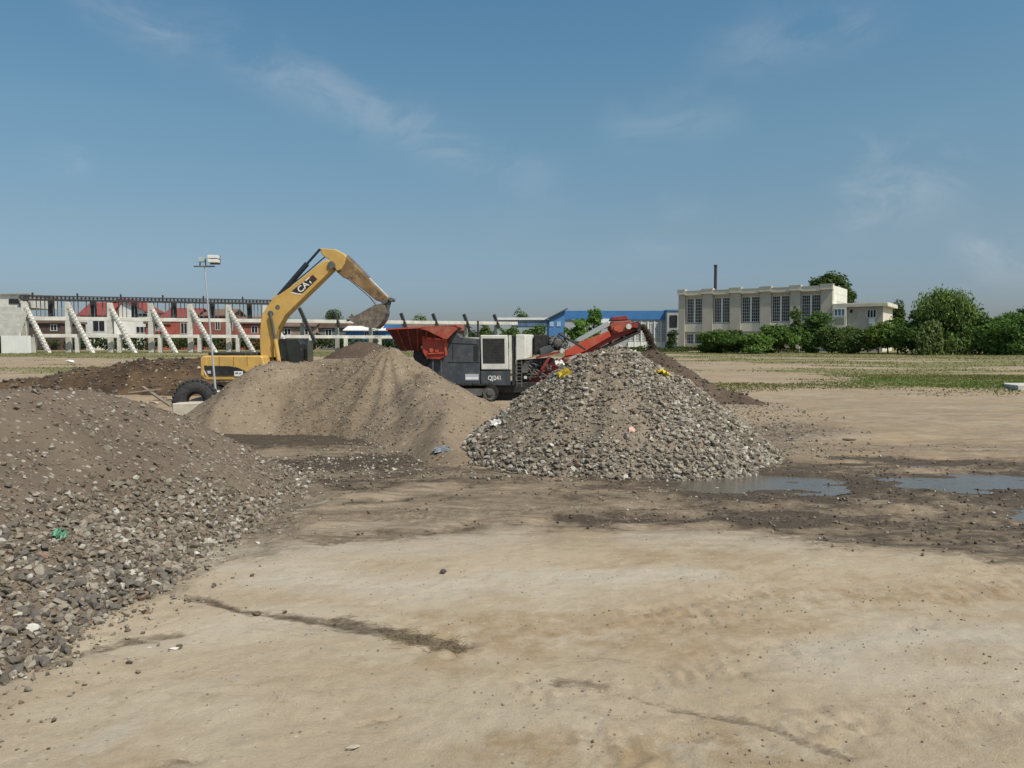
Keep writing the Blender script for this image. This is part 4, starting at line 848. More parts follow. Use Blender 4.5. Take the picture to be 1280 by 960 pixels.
# covered stand at the left end
cs = wthing('covered_stand', (P(10, 0, 113).x, 113, GZS), 'covered grey tribune block with sloping seat rows at the left edge', 'grandstand')
D = 114; X_ = lambda px: P(px, 400, D).x; Zp = lambda py: P(0, py, D).z
m = MB(); m.box(X_(-40), X_(27.5), D+1.5, D+9, Zp(384), Zp(367.5)); m.build('upper_block', M_conc, cs, .04)
for a_, b_ in ((-34, -18), (4, 16)): m = MB(); m.box(X_(a_), X_(b_), D+1.4, D+1.495, Zp(379), Zp(373)); m.build('opening', M_dark, cs)
m = MB(); m.box(X_(-40), X_(29), D+1.2, D+9.2, Zp(367.5)+.002, Zp(366)); m.build('roof', M_concd, cs)
m = MB(); pts = []
za, zb_ = Zp(384), Zp(416); N = 9
for k in range(N):
    yk = D+1.4-k*.62; zk = za+(zb_-za)*k/(N-1)
    m.box(X_(-40), X_(28.5+k*2.1), yk-.62, yk-.002, zk-.5, zk)
m.build('seat_rows', mat('weathered_seats', (.47, .455, .41), .9, .12, 1, streak=.25), cs)
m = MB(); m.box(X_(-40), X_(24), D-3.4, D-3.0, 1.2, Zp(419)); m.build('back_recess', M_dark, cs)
m = MB(); m.box(X_(24), X_(57), D-4.2, D-3.6, 1.2, Zp(420)); m.build('front_wall', M_whitew, cs)
m = MB(); m.bar((X_(-6), D-4.3, Zp(417)), (X_(5), D-4.3, 1.3), .4, .7); m.build('raker', M_conc, cs)

# ------------------------------------------------------------------ machines
YEL = mat('yellow_paint', (.56, .345, .095), .5, .10, 1.5, dirt=.35, dirtcol=(.36, .26, .13)); BLK = mat('black_paint', (.018, .018, .02), .5, .3, 3, dirt=.3, dirtcol=(.12, .1, .08))
NAVY = mat('dark_cylinder', (.025, .03, .042), .4, .2, 3); CHR = mat('chrome_rod', (.40, .39, .37), .55, .1, 2); WHI = mat('machine_white', (.62, .61, .56), .6, .1, 1.5, dirt=.4, dirtcol=(.42, .38, .30))
RUST = mat('worn_bucket_steel', (.13, .105, .085), .75, .35, 3, dirt=.7, dirtcol=(.30, .24, .17), bump=.01); WORN = mat('worn_yellow_arm', (.27, .165, .072), .75, .3, 1.1, dirt=1.0, dirtcol=(.11, .07, .048)); STL = mat('grimy_steel', (.09, .088, .085), .6, .3, 3, dirt=.5, dirtcol=(.2, .17, .13))
ORA = mat('orange_red_paint', (.46, .062, .032), .5, .12, 1.5, dirt=.4, dirtcol=(.36, .20, .13)); DRED = mat('dark_red_paint', (.22, .025, .02), .6, .15, 2, dirt=.35, dirtcol=(.25, .12, .09)); GREY = mat('charcoal_paint', (.048, .055, .068), .55, .12, 1.5, dirt=.4, dirtcol=(.16, .15, .135)); RUB = mat('tyre_rubber', (.028, .028, .03), .9, .25, 6, dirt=.45, dirtcol=(.10, .09, .08)); CGL = mat('cab_glass', (.018, .026, .025), .12, .3, 1, spec=.7); PLT = mat('white_plate', (.72, .71, .70), .5, .05, 3); INK = mat('dark_ink', (.02, .02, .022), .6, .1, 3); LET = mat('white_lettering', (.78, .77, .74), .6, .04, 3); BELT = mat('belt_rubber', (.02, .019, .018), .9, .3, 4, dirt=.5, dirtcol=(.1, .075, .055))
def px2(pts, D): return [(P(a, b, D).x, P(a, b, D).z) for a, b in pts]
def track(parent, x0, x1, zc, r, y0, y1, wheel_m=STL):
    m = MB(); pts = []; n = 10
    for i in range(n+1): a = -math.pi/2+math.pi*i/n; pts.append((x1+r*math.cos(a), zc+r*math.sin(a)))
    for i in range(n+1): a = math.pi/2+math.pi*i/n; pts.append((x0+r*math.cos(a), zc+r*math.sin(a)))
    inner = [((x0+x1)/2+((x-(x0+x1)/2)*(1-.09/max(.1, abs(x1-x0)/2+r))), zc+(z-zc)*.84) for x, z in pts]
    N = len(pts); vs = [(x, y, z) for y in (y0, y1) for x, z in pts]+[(x, y, z) for y in (y0, y1) for x, z in inner]
    m.poly(vs, [(i, (i+1)%N, N+(i+1)%N, N+i) for i in range(N)]+[(2*N+i, 2*N+(i+1)%N, 3*N+(i+1)%N, 3*N+i) for i in range(N)]+[(i, (i+1)%N, 2*N+(i+1)%N, 2*N+i) for i in range(N)]+[(N+i, N+(i+1)%N, 3*N+(i+1)%N, 3*N+i) for i in range(N)])
    L = x1-x0; k = int(L/.19)
    for i in range(k+1):
        xx = x0+L*i/k; m.box(xx-.03, xx+.03, y0-.01, y1+.01, zc+r, zc+r+.035); m.box(xx-.03, xx+.03, y0-.01, y1+.01, zc-r-.035, zc-r)
    t = m.build('track', BELT, parent)
    for xx in (x0, x1): w = MB(); w.lathe((xx, (y0+y1)/2, zc), (0, 1, 0), [(0, -.26), (r*.32, -.26), (r*.36, -.2), (r*.7, -.18), (r*.8, -.24), (r*.8, .24), (0, .24)], 20); w.build('track_wheel', wheel_m, t)
    w = MB(); w.box(x0+r*.5, x1-r*.5, (y0+y1)/2-.18, (y0+y1)/2+.18, zc-r*.35, zc+r*.45)
    for i in range(5): xx = x0+L*(i+.5)/5; w.tube((xx, (y0+y1)/2-.22, zc-r*.55), (xx, (y0+y1)/2+.22, zc-r*.55), r*.27, n=10)
    w.build('track_frame', STL, t)
# ---- excavator
DE = 38.0; YN = 36.55
ex = wthing('excavator', (P(300, 0, DE).x, DE, 0), 'yellow crawler excavator lifting its bucket over the red hopper', 'excavator')
for ya, yb in ((36.3, 36.9), (38.9, 39.5)): track(ex, P(268, 0, 37).x, P(352, 0, 37).x, .47, .42, ya, yb)
m = MB(); m.box(P(285, 0, DE).x, P(335, 0, DE).x, 36.9, 38.9, .45, .85); m.tube((P(310, 0, DE).x, DE, .8), (P(310, 0, DE).x, DE, 1.02), .7, n=24); m.build('undercarriage', STL, ex)
m = MB(); m.prism(px2([(250.5, 447), (254, 444.6), (326, 444.6), (328, 447), (330, 456), (342, 458), (342, 474), (312, 475.5), (258, 475.5), (252, 471)], YN), YN+.02, 39.6); m.build('house_body', YEL, ex, .05)
m = MB(); pts = px2([(255, 457.2), (286, 457.6), (297, 459.5), (306, 463.5), (313.5, 469.5), (262, 469.8), (257, 464)], YN); m.prism(pts, YN-.012, YN+.025); m.build('black_panel', BLK, ex)
m = MB(); m.prism(px2([(250.3, 448), (258, 445.2), (258, 457), (255, 458), (254, 470), (250.8, 470)], YN-.03), YN-.03, 39.63); m.build('counterweight', YEL, ex, .03)
m = MB(); m.prism(px2([(292.8, 464), (303.6, 464), (303.6, 470.2), (292.8, 470.2)], YN-.02), YN-.022, YN-.014); pl = m.build('plate', PLT, ex)
m = MB()
for a_, b_, c_ in ((294.3, 295.6, 467.6), (296.0, 297.6, 467.2), (298.9, 299.5, 468), (300.6, 301.6, 467.4)): m.prism(px2([(a_, 465.6), (b_, 465.6), (b_, c_), (a_, c_)], YN-.024), YN-.028, YN-.0225)
m.build('plate_mark', INK, pl)
m = MB(); m.prism(px2([(254.6, 463.5), (256, 463.5), (258.6, 469), (257, 469)], YN-.02), YN-.022, YN-.014); m.build('stripe', PLT, ex)
m = MB(); m.prism(px2([(258.6, 463.4), (263.6, 463.4), (263.6, 467), (260, 467)], YN-.02), YN-.022, YN-.014); m.build('decal', mat('lilac_decal', (.50, .47, .60), .5, .05, 3), ex)
m = MB(); m.box(P(260, 0, DE).x, P(318, 0, DE).x, 37.2, 39.2, 2.14, 2.28); m.build('engine_hood', BLK, ex, .04)
m = MB()
for a_ in (307, 314, 321): m.tube(P(a_, 446, YN+.15), P(a_, 438.5, YN+.15), .018, n=6)
m.tube(P(307, 438.5, YN+.15), P(321, 438.5, YN+.15), .018, n=6); m.build('handrail', STL, ex)
m = MB()
for a_ in (274, 292, 309): m.prism(px2([(a_, 445.5), (a_+.5, 445.5), (a_+.5, 456.5), (a_, 456.5)], YN), YN-.004, YN+.02+.004)
m.build('panel_seam', mat('dark_yellow_seam', (.36, .22, .06), .6, .1, 2), ex)  # thin strips of darker yellow along the panel joints
m = MB(); m.prism(px2([(322, 452), (346, 452), (349, 476), (322, 476)], 37.6), 37.2, 38.6); m.build('boom_mount', STL, ex)
bt_ = 37.55; m = MB(); bo = [(326, 447), (324.6, 432), (325, 409), (327, 394), (337.5, 378), (345, 371), (356, 363.5), (366, 356.5), (380, 345), (395, 332.5), (404, 326.5), (410, 325.2), (415, 328), (416.5, 332.5), (415, 337), (400, 352), (378, 373.4), (356, 395), (347.5, 410), (344, 422), (341, 436), (341, 447)]
m.prism(px2(bo, bt_), bt_-.02, 38.35); boom = m.build('boom', YEL, ex, .03)
m = MB(); m.prism(px2([(367.5, 361.5), (391, 343.5), (395, 347.5), (396.5, 349), (378, 366.5), (371.5, 366), (364.5, 364)], bt_-.02), bt_-.03, bt_-.0205); dcl = m.build('decal', BLK, boom)
m = MB(); m.prism(px2([(364.5, 365.2), (371, 366.8), (377.5, 367.2), (376.5, 368.6), (369, 367.8), (363.5, 366.2)], bt_-.02), bt_-.03, bt_-.0205); m.build('stripe', PLT, boom)
pc = P(381.3, 356.7, bt_-.033); text_mesh('lettering', 'CAT', .40, LET, dcl, pc, (R(90), -R(42), 0), .003, 1.05)
m = MB(); m.prism(px2([(384.6, 349.6), (390.2, 345.6), (392, 347.4), (386, 352)], bt_-.032), bt_-.036, bt_-.0305); m.build('red_flash', mat('dark_red_flash', (.10, .025, .018), .6, .1, 3), dcl)
for pp, r_ in (((338, 392), .14), ((347, 384), .11)): m = MB(); c = P(*pp, bt_-.03); m.tube(c, c+Vector((0, .9, 0)), r_, n=14); m.build('boom_pin', STL, boom)
for y_ in (bt_-.14, 38.48):                                        # lift cylinders either side of the boom
    m = MB(); m.tube(P(350, 460, y_), P(344, 424, y_), .10, n=12); c_ = m.build('lift_cylinder', YEL, ex); m = MB(); m.tube(P(344, 424, y_), P(338, 392, y_), .06, n=10); m.build('rod', STL, c_)
m = MB(); m.tube(P(345, 374.5, 37.95), P(384, 329.5, 37.95), .125, n=12); ac = m.build('arm_cylinder', NAVY, ex); m = MB(); m.tube(P(384, 329.5, 37.95), P(400, 311.5, 37.95), .06, n=10); m.build('rod', NAVY, ac)
m = MB(); hz = [(346, 371), (356, 362), (367, 354), (380, 343.5), (393, 332.5), (402, 324.5), (409, 319), (418, 316), (427, 319), (433, 323.5)]
for k_ in (37.82, 37.95, 38.08):
    for q0, q1 in zip(hz[:-1], hz[1:]): m.tube(P(*q0, k_), P(*q1, k_), .028, n=6)
m.build('hydraulic_hoses', BLK, ex)
m = MB()
for q0, q1 in zip([(436, 349), (449, 360), (462, 371), (470, 381)][:-1], [(436, 349), (449, 360), (462, 371), (470, 381)][1:]): m.tube(P(*q0, 37.62), P(*q1, 37.62), .03, n=6)
m.build('arm_hose', BLK, ex)
m = MB()
for y_ in (37.75, 38.15): m.bar(P(342, 378, y_), P(349, 371, y_), .05, .3)
m.build('cylinder_bracket', YEL, ex)
m = MB(); ar = [(400, 310.2), (420, 311.8), (430, 317.2), (433.5, 321), (447.5, 334.5), (461, 349), (475, 363.5), (485, 371.5), (486, 376), (481, 379), (470, 375.5), (457.5, 365), (446, 356), (437.5, 350.5), (429, 347), (421, 340), (416, 331), (411, 324.5), (402.5, 318.5)]
m.prism(px2(ar, 37.7), 37.68, 38.22); arm = m.build('arm', WORN, ex, .03)
m = MB(); m.prism(px2([(400, 310.2), (420, 311.8), (430, 317.2), (432.5, 320.5), (430.5, 330), (426.5, 337), (421, 339), (416, 331), (411, 324.5), (402.5, 318.5)], 37.6), 37.60, 38.30); m.build('arm_head', YEL, arm, .03)
c = P(414, 331, 37.45); m = MB(); m.tube(c, c+Vector((0, 1.0, 0)), .17, n=16); m.build('arm_pin', STL, arm)
m = MB(); m.tube(P(434, 320.5, 37.95), P(461, 347.5, 37.95), .10, n=12); bc = m.build('bucket_cylinder', STL, ex); m = MB(); m.tube(P(461, 347.5, 37.95), P(485, 371.5, 37.95), .05, n=10); m.build('rod', CHR, bc)
m = MB()
for y_ in (37.62, 38.28): m.bar(P(488, 374, y_), P(483, 392, y_), .06, .16); m.bar(P(489, 374, y_), P(477, 379, y_), .06, .14)
c = P(488.5, 374, 37.5); m.tube(c, c+Vector((0, .9, 0)), .09, n=10); m.build('linkage', STL, ex)
bk = [(438, 399.5), (452.5, 392.5), (461, 387.5), (469, 383.5), (478, 380.5), (483, 382), (485, 391), (482, 400), (477, 407), (472.5, 411)]
buck = MB(); bp = px2(bk, 37.95); n = len(bp); t = .04
for y_ in (37.3, 38.54): buck.prism(bp+px2([(461, 409.5), (448, 405.5)], 37.95), y_, y_+.05)
for (xa, za), (xb, zb) in zip(bp[:-1], bp[1:]):
    d = Vector((xb-xa, 0, zb-za)).normalized(); nn = Vector((d.z, 0, -d.x))*.045
    buck.prism([(xa, za), (xb, zb), (xb+nn.x, zb+nn.z), (xa+nn.x, za+nn.z)], 37.352, 38.538)
bko = buck.build('bucket', RUST, ex)
for i in range(5):
    y_ = 37.42+i*.25; m = MB(); a_ = P(440, 399.5, y_); b_ = P(433.5, 401, y_); m.bar(a_, b_, .09, .07); m.build('tooth', STL, bko)
m = MB(); m.prism(px2([(467, 382), (484, 379), (485.5, 392), (474, 391)], 37.95), 37.7, 38.2); m.build('bucket_ear', RUST, bko)
# cab behind the boom
m = MB(); YC = 38.2; m.prism(px2([(343, 425), (346, 423.3), (373, 423.3), (376.5, 430), (377.5, 444), (376, 466), (343, 468)], YC), YC, 39.6); cab = m.build('cab', BLK, ex, .05)
for pts in ([(346.5, 427), (356, 427), (356, 448), (346.5, 450)], [(358, 427), (371.5, 427), (374.5, 433), (375.5, 444), (374, 454), (358, 454)]): m = MB(); m.prism(px2(pts, YC-.01), YC-.012, YC+.02); m.build('cab_window', CGL, cab)
m = MB(); m.box(P(377.6, 0, YC).x, P(378.1, 0, YC).x, 38.35, 39.45, 1.6, 2.85); m.build('windscreen', CGL, cab)
# ---- mobile crusher
YC1, YC2 = 36.9, 39.4
cr = wthing('crusher', (P(620, 0, 38).x, 38, 0), 'charcoal and red crawler rock crusher with a long raised conveyor', 'crusher')
for ya, yb in ((36.75, 37.25), (39.0, 39.5)): track(cr, P(548, 0, 37).x, P(612, 0, 37).x, .44, .40, ya, yb)
m = MB(); m.prism(px2([(548, 478), (672, 478), (672, 488), (655, 491), (548, 489)], 37.3), 37.3, 39.0); m.build('chassis', BLK, cr, .02)
m = MB(); m.prism(px2([(548, 432), (553, 420), (558, 416.3), (572, 416.3), (576, 421), (599.8, 423.5), (599.8, 482), (556, 482), (540, 472), (531, 462), (540, 449), (548, 447)], YC1), YC1, YC2); eh = m.build('engine_housing', GREY, cr, .04)
m = MB()
for q in ([(560, 428), (596.5, 430), (596.5, 431), (560, 429)], [(592, 432), (598, 432), (598, 451), (592, 451)], [(560, 452.5), (599, 452.5), (599, 453.3), (560, 453.3)], [(566, 429.5), (566.6, 429.5), (566.6, 452), (566, 452)]): m.prism(px2(q, YC1-.012), YC1-.014, YC1-.001)
m.build('door_seam', INK, eh)
m = MB(); m.prism(px2([(581.5, 467.5), (598.3, 467.5), (598.3, 475.3), (581.5, 475.3)], YC1-.015), YC1-.017, YC1-.001); m.build('sign_plate', mat('grey_plate', (.42, .43, .47), .5, .05, 3), eh)
m = MB(); m.prism(px2([(582, 471.4), (598, 471.4), (598, 474.2), (582, 474.2)], YC1-.02), YC1-.022, YC1-.0175); m.build('sign_strip', PLT, eh)
m = MB(); m.prism(px2([(600.3, 462.8), (638, 462.8), (638, 482), (600.3, 482)], YC1), YC1+.03, YC2-.1); lp = m.build('lower_panel', GREY, cr, .03)
pc = P(618.3, 472.6, YC1+.02); text_mesh('lettering', 'QJ241', .285, LET, lp, pc, (R(90), 0, 0), .004, .86)
m = MB(); m.prism(px2([(600.3, 418.8), (634.5, 418.8), (635.5, 462), (601.5, 462)], YC1-.02), YC1-.02, YC2-.2); cb = m.build('radiator_cabinet', WHI, cr, .03)
m = MB(); m.prism(px2([(603.2, 423), (630.6, 423), (631, 454.3), (603.8, 454.3)], YC1-.03), YC1-.03, YC1-.021); gri = m.build('grille', BLK, cb)
m = MB()
for i in range(16): y_ = 424.5+i*1.9; m.prism(px2([(604, y_), (630.2, y_), (630.2, y_+.5), (604, y_+.5)], YC1-.035), YC1-.04, YC1-.0305)
m.build('grille_bars', mat('grille_dark', (.05, .05, .05), .7, .2, 4), gri)
m = MB(); m.prism(px2([(635.8, 419), (639.5, 419), (639.8, 462), (636.6, 462)], YC1), YC1+.0, YC1+.25); m.build('corner_post', WHI, cr)
m = MB(); m.prism(px2([(640.2, 420), (644, 420), (645, 482), (640.2, 482)], YC1), YC1+.1, YC2-.3); m.build('dark_column', BLK, cr)
m = MB(); XX = lambda a: P(a, 0, YC1).x; zt, zb_, zb2 = P(0, 418, YC1).z, P(0, 450.5, YC1).z, P(0, 446, YC1).z
a0, a1, a2 = XX(644.8), XX(656.8), P(667.5, 0, 37.9).x
pl_ = [(a0, YC1), (a1, YC1), (a2, 37.9), (a2, 39.2), (a0, 39.2)]; nv = len(pl_)
zbs = [zb_, zb_-.0+.05, zb2, zb2, zb_]
m.poly([(x, y, z) for (x, y), z in zip(pl_, zbs)]+[(x, y, zt) for x, y in pl_], [tuple(range(nv)), tuple(range(nv, 2*nv))]+[(i, (i+1)%nv, (i+1)%nv+nv, i+nv) for i in range(nv)]); m.build('hood', WHI, cr, .03)
m = MB(); m.prism(px2([(600, 482.5), (668, 482.5), (650, 500), (618, 503), (600, 503)], 37.6), 37.7, 38.9); m.build('underside_shade_fill', BLK, cr)  # black box added to stand in for the shade under the machine
m = MB(); m.prism(px2([(645.5, 451), (690, 447), (700, 452), (690, 470), (660, 484), (645.5, 484)], 37.6), 37.7, 39.0); m.build('engine_block', BLK, cr, .03)
rr = random.Random(5); m = MB()
for i in range(16):
    a_, b_ = rr.uniform(648, 692), rr.uniform(450, 472); w_ = rr.uniform(1.2, 4); m.prism(px2([(a_, b_), (a_+w_, b_), (a_+w_, b_+w_*1.3), (a_, b_+w_*1.3)], 37.4), 37.35+rr.uniform(0, .15), 37.72)
for i in range(10): m.tube(P(rr.uniform(648, 690), rr.uniform(448, 474), 37.4), P(rr.uniform(648, 690), rr.uniform(448, 474), 37.5), .03, n=6)
m.build('engine_parts', STL, cr)
m = MB(); m.prism(px2([(655, 470), (658.5, 470), (658.5, 473.5), (655, 473.5)], 37.3), 37.28, 37.34); m.build('filter', WHI, cr)
m = MB(); m.prism(px2([(652, 456), (656, 452), (660, 456), (660, 466), (652, 466)], 37.36), 37.3, 37.5); m.build('hose_drum', STL, cr)
m = MB()
for a_ in (646, 652): m.tube(P(a_, 451, 36.95), P(a_, 484, 36.95), .025, n=6)
for i in range(7): m.tube(P(646, 454+i*4.3, 36.95), P(652, 454+i*4.3, 36.95), .018, n=6)
m.build('ladder', STL, cr)
m = MB(); m.prism(px2([(668, 418.5), (686, 418.5), (686, 432), (690, 440), (668, 444)], 37.6), 37.6, 39.1); m.build('black_cover', BLK, cr, .03)
m = MB(); m.prism(px2([(674, 436), (688, 431), (694, 438), (676, 446)], 37.3), 37.35, 38.6); m.build('drive_cover', GREY, cr, .03)
m = MB()
for i in range(26): m.tube(P(rr.uniform(686, 708), rr.uniform(419, 437), rr.uniform(37.4, 38.4)), P(rr.uniform(686, 708), rr.uniform(419, 439), rr.uniform(37.4, 38.4)), .035, n=6)
m.build('hydraulic_hoses', STL, cr)
m = MB(); m.lathe(P(697, 429, 37.35), (0, 1, 0), [(0, 0), (.16, 0), (.2, .05), (.2, .5), (0, .5)], 16); m.build('motor', WHI if False else STL, cr)
m = MB(); m.tube(P(701, 441, 37.3), P(704, 436, 37.3), .11, n=10); m.build('work_lamp', WHI, cr)
m = MB(); m.tube(P(698, 416.5, 37.1), P(732, 436.5, 37.1), .05, n=8); m.build('strut', BLK, cr)
m = MB(); m.bar(P(670, 447, 37.2), P(700, 440, 37.2), .06, .1); m.bar(P(687, 446, 37.2), P(677, 462, 37.2), .06, .12); m.build('red_frame', DRED, cr)
# conveyor
m = MB(); m.prism(px2([(640, 488), (668, 470), (690, 456), (712, 443), (733, 433), (762, 415), (787, 405), (800, 407), (800, 411.5), (786, 417.5), (760, 429), (733, 444), (712, 454), (690, 467), (668, 480), (648, 492)], 37.6), 37.65, 38.75); cv = m.build('conveyor', DRED, cr, .02)
m = MB(); m.prism(px2([(645, 493), (690, 468), (733, 445), (762, 430.5), (787, 418.5), (800, 412.5), (800, 416), (788, 422), (762, 434.5), (733, 449), (690, 472.5), (650, 496)], 37.6), 37.55, 38.85); m.build('belt', BELT, cv)
m = MB(); m.prism(px2([(707, 437.5), (724, 428.5), (761, 413.5), (763.5, 420.5), (733, 438), (722.5, 443), (706, 445)], 37.5), 37.5, 37.64); m.build('side_panel', ORA, cv, .015)
m = MB(); m.prism(px2([(700, 452), (706, 447), (724, 442.5), (733, 441), (712, 452), (702, 458)], 37.5), 37.52, 37.64); m.build('side_plate', ORA, cv, .01)
m = MB(); m.prism(px2([(708, 449), (719, 443.5), (722, 445), (711, 451.5)], 37.46), 37.47, 37.52); m.build('sign_plate', mat('dusty_plate', (.42, .40, .40), .7, .1, 3), cv)
m = MB(); m.prism(px2([(719.5, 426.5), (722, 423.5), (760, 402), (762.5, 407), (726, 427.2)], 37.6), 37.6, 38.8); m.build('belt_guard', mat('galvanised_guard', (.36, .38, .37), .55, .1, 2, metal=.2), cv, .01)
m = MB(); m.prism(px2([(700, 452), (671, 470), (664, 470), (697, 447.5)], 37.45), 37.45, 37.62); m.build('lower_rail', DRED, cv)
m = MB(); m.prism(px2([(763, 406), (768, 402), (789, 400.5), (790, 411), (784, 414), (768, 417), (764, 412)], 37.45), 37.5, 38.9); hd = m.build('conveyor_head', mat('rusty_red', (.33, .075, .045), .7, .25, 2.5, dirt=.6, dirtcol=(.17, .10, .075)), cv, .03)
m = MB(); m.prism(px2([(764.5, 400.5), (767, 396), (784, 394.5), (786, 399.5)], 37.5), 37.6, 38.8); m.build('head_hood', DRED, cv, .02)
m = MB(); c = P(796, 407.5, 37.5); m.lathe(c, (0, 1, 0), [(0, 0), (.2, 0), (.2, 1.3), (0, 1.3)], 18); m.build('head_drum', BELT, cv)
for a_, b_, r_ in ((771, 410, .14), (786, 408, .13)): m = MB(); c = P(a_, b_, 37.38); m.tube(c, c+Vector((0, .14, 0)), r_, n=14); m.build('drive_hub', WHI if a_ > 780 else ORA, hd)
m = MB(); m.box(P(787, 0, 37.4).x, P(801, 0, 37.4).x, 37.42, 37.5, P(0, 409.5, 37.4).z, P(0, 403.5, 37.4).z); m.build('drum_cheek', DRED, hd)
for i in range(9):
    t_ = i/8; a_ = 668+t_*112; b_ = 481.5-t_*62; m = MB(); c = P(a_, b_+1, 37.56); m.tube(c, c+Vector((0, 1.3, 0)), .05, n=8); m.build('return_roller', STL, cv)
# hopper
hp = MB(); zr, zb_ = P(0, 411.5, 36.4).z, P(0, 438.5, 37.0).z
X0, X1 = P(481, 0, 36.4).x, P(571, 0, 36.4).x; B0, B1 = P(497, 0, 37).x, P(551, 0, 37).x; ya, yb, yc, yd = 36.35, 37.05, 39.0, 39.8
V = [(X0, ya, zr), (X1, ya, zr+.15), (X1, yd, zr+.15), (X0, yd, zr), (B0, yb, zb_), (B1, yb, zb_), (B1, yc, zb_), (B0, yc, zb_)]
hp.poly(V, [(0,1,5,4),(1,2,6,5),(2,3,7,6),(3,0,4,7),(4,5,6,7)]); ho = hp.build('hopper', mat('hopper_shaded_red', (.10, .015, .012), .65, .2, 2, dirt=.3, dirtcol=(.14, .08, .06)), cr)  # red darkened so the outward-leaning walls carry shade in their colour
sd = ho.modifiers.new('thick', 'SOLIDIFY'); sd.thickness = .06
m = MB(); m.bar(Vector(V[0])+Vector((0, -.03, 0)), Vector(V[0]).lerp(Vector(V[1]), .5), .06, .05); m.bar(V[3], V[2], .12, .1); m.bar(V[0], V[3], .12, .1); m.bar(V[1], V[2], .12, .1); m.build('rim', ORA, ho)
for i in range(1, 7):
    t_ = i/7; a_ = Vector(V[0]).lerp(Vector(V[1]), t_)+Vector((0, -.05, 0)); b_ = Vector(V[4]).lerp(Vector(V[5]), t_)+Vector((0, -.05, 0)); m = MB(); m.bar(a_, b_, .07, .1, (0, 1, 0)); m.build('rib', DRED, ho)
m = MB(); m.prism(px2([(526, 411.5), (530, 408.5), (568, 408), (572, 410.5), (559, 424), (553, 422.5), (534, 413)], 36.3), 36.24, 36.33); m.build('wing', mat('dusty_red', (.34, .06, .035), .7, .2, 2, dirt=.6, dirtcol=(.33, .22, .15)), ho)
m = MB(); m.prism(px2([(527, 419), (558, 425), (559, 431), (556, 446), (549, 449.5), (533, 448), (528, 440)], 36.6), 36.6, 37.6); fd = m.build('feeder', mat('feeder_red', (.42, .05, .025), .55, .15, 2, dirt=.3, dirtcol=(.3, .15, .1)), cr, .03)
for a_, b_ in ((539, 438), (546, 438)): m = MB(); c = P(a_, b_, 36.5); m.lathe(c, (0, 1, 0), [(0, 0), (.09, 0), (.11, .04), (.11, .12)], 14); m.build('hub', ORA, fd)
m = MB(); m.bar(P(535, 442, 36.55), P(555, 441, 36.55), .06, .06); m.bar(P(556, 428, 36.55), P(558, 444, 36.55), .06, .1); m.build('bright_edge', ORA, fd)
m = MB(); m.bar(P(528, 432, 36.7), P(536, 448, 36.7), .08, .16); m.build('grey_strut', WHI, cr)
m = MB(); m.prism(px2([(517, 432), (528, 430), (536, 450), (548, 451), (552, 484), (530, 476), (516, 446)], 37.0), 37.1, 38.8); m.build('support_frame', BLK, cr)
m = MB(); m.tube(P(551.5, 450, 36.7), P(551.5, 472, 36.7), .03, n=6); m.tube(P(541, 450, 36.7), P(541, 466, 36.7), .03, n=6); m.build('pipe', STL, cr)
m = MB(); m.tube(P(597.5, 425, 37.4), P(597.5, 401, 37.4), .045, n=8); m.build('exhaust_pipe', BLK, cr)
m = MB(); m.box(P(583, 0, 37.2).x, P(599, 0, 37.2).x, 37.2, 38.4, P(0, 424, 37).z, P(0, 421.5, 37).z); m.build('top_tray', WHI, cr)
def lump(name, loc, sx, sy, sz, m, label, cat):
    V = []; n = 18
    for j in range(7):
        r = j/6
        for i in range(n): a = 6.283*i/n; q = r*(1+.12*random.uniform(-1, 1)); V.append((math.cos(a)*q*sx, math.sin(a)*q*sy, sz*(1-r**1.5)+random.uniform(-.04, .04)))
    Fc = [(j*n+i, j*n+(i+1)%n, (j+1)*n+(i+1)%n, (j+1)*n+i) for j in range(6) for i in range(n)]
    me = bpy.data.meshes.new(name); me.from_pydata(V, [], Fc); me.materials.append(m); o = bpy.data.objects.new(name, me); COL.objects.link(o); o.location = loc; tag(o, label, cat); return o
lump('soil_load', ((X0+X1)/2+.35, 38.1, zr-.35), 1.25, 1.25, .55, M_soil, 'heaped tan soil lying inside the red hopper', 'soil')
# falling soil between conveyor head and dark heap
n = 3200; t = RNG.random(n); a = P(801, 408, 38.2); b = Vector((6.75, 38.1, 2.35))
pos = np.stack([a.x+(b.x-a.x)*t**.7+RNG.normal(0, .05, n)*(1+t), 38.15+RNG.normal(0, .18, n), a.z+(b.z-a.z)*t**1.25+RNG.normal(0, .05, n)], -1)
tag(scatter_mesh('falling_soil', pos, RNG.uniform(.03, .075, n), np.tile([[.10, .075, .055]], (n, 1))*RNG.uniform(.7, 1.3, (n, 1)), M_stone), 'stream of dark soil falling off the conveyor head', 'soil', kind='stuff')
n = 160; t = RNG.random(n); a = P(470, 411, 38); b = P(471, 428, 38)
pos = np.stack([a.x+RNG.normal(0, .08, n), 38+RNG.normal(0, .3, n), a.z+(b.z-a.z)*t], -1)
tag(scatter_mesh('falling_soil', pos, RNG.uniform(.02, .07, n), np.tile([[.10, .08, .06]], (n, 1)), M_stone), 'few dark clods dropping from the raised bucket', 'soil', kind='stuff')

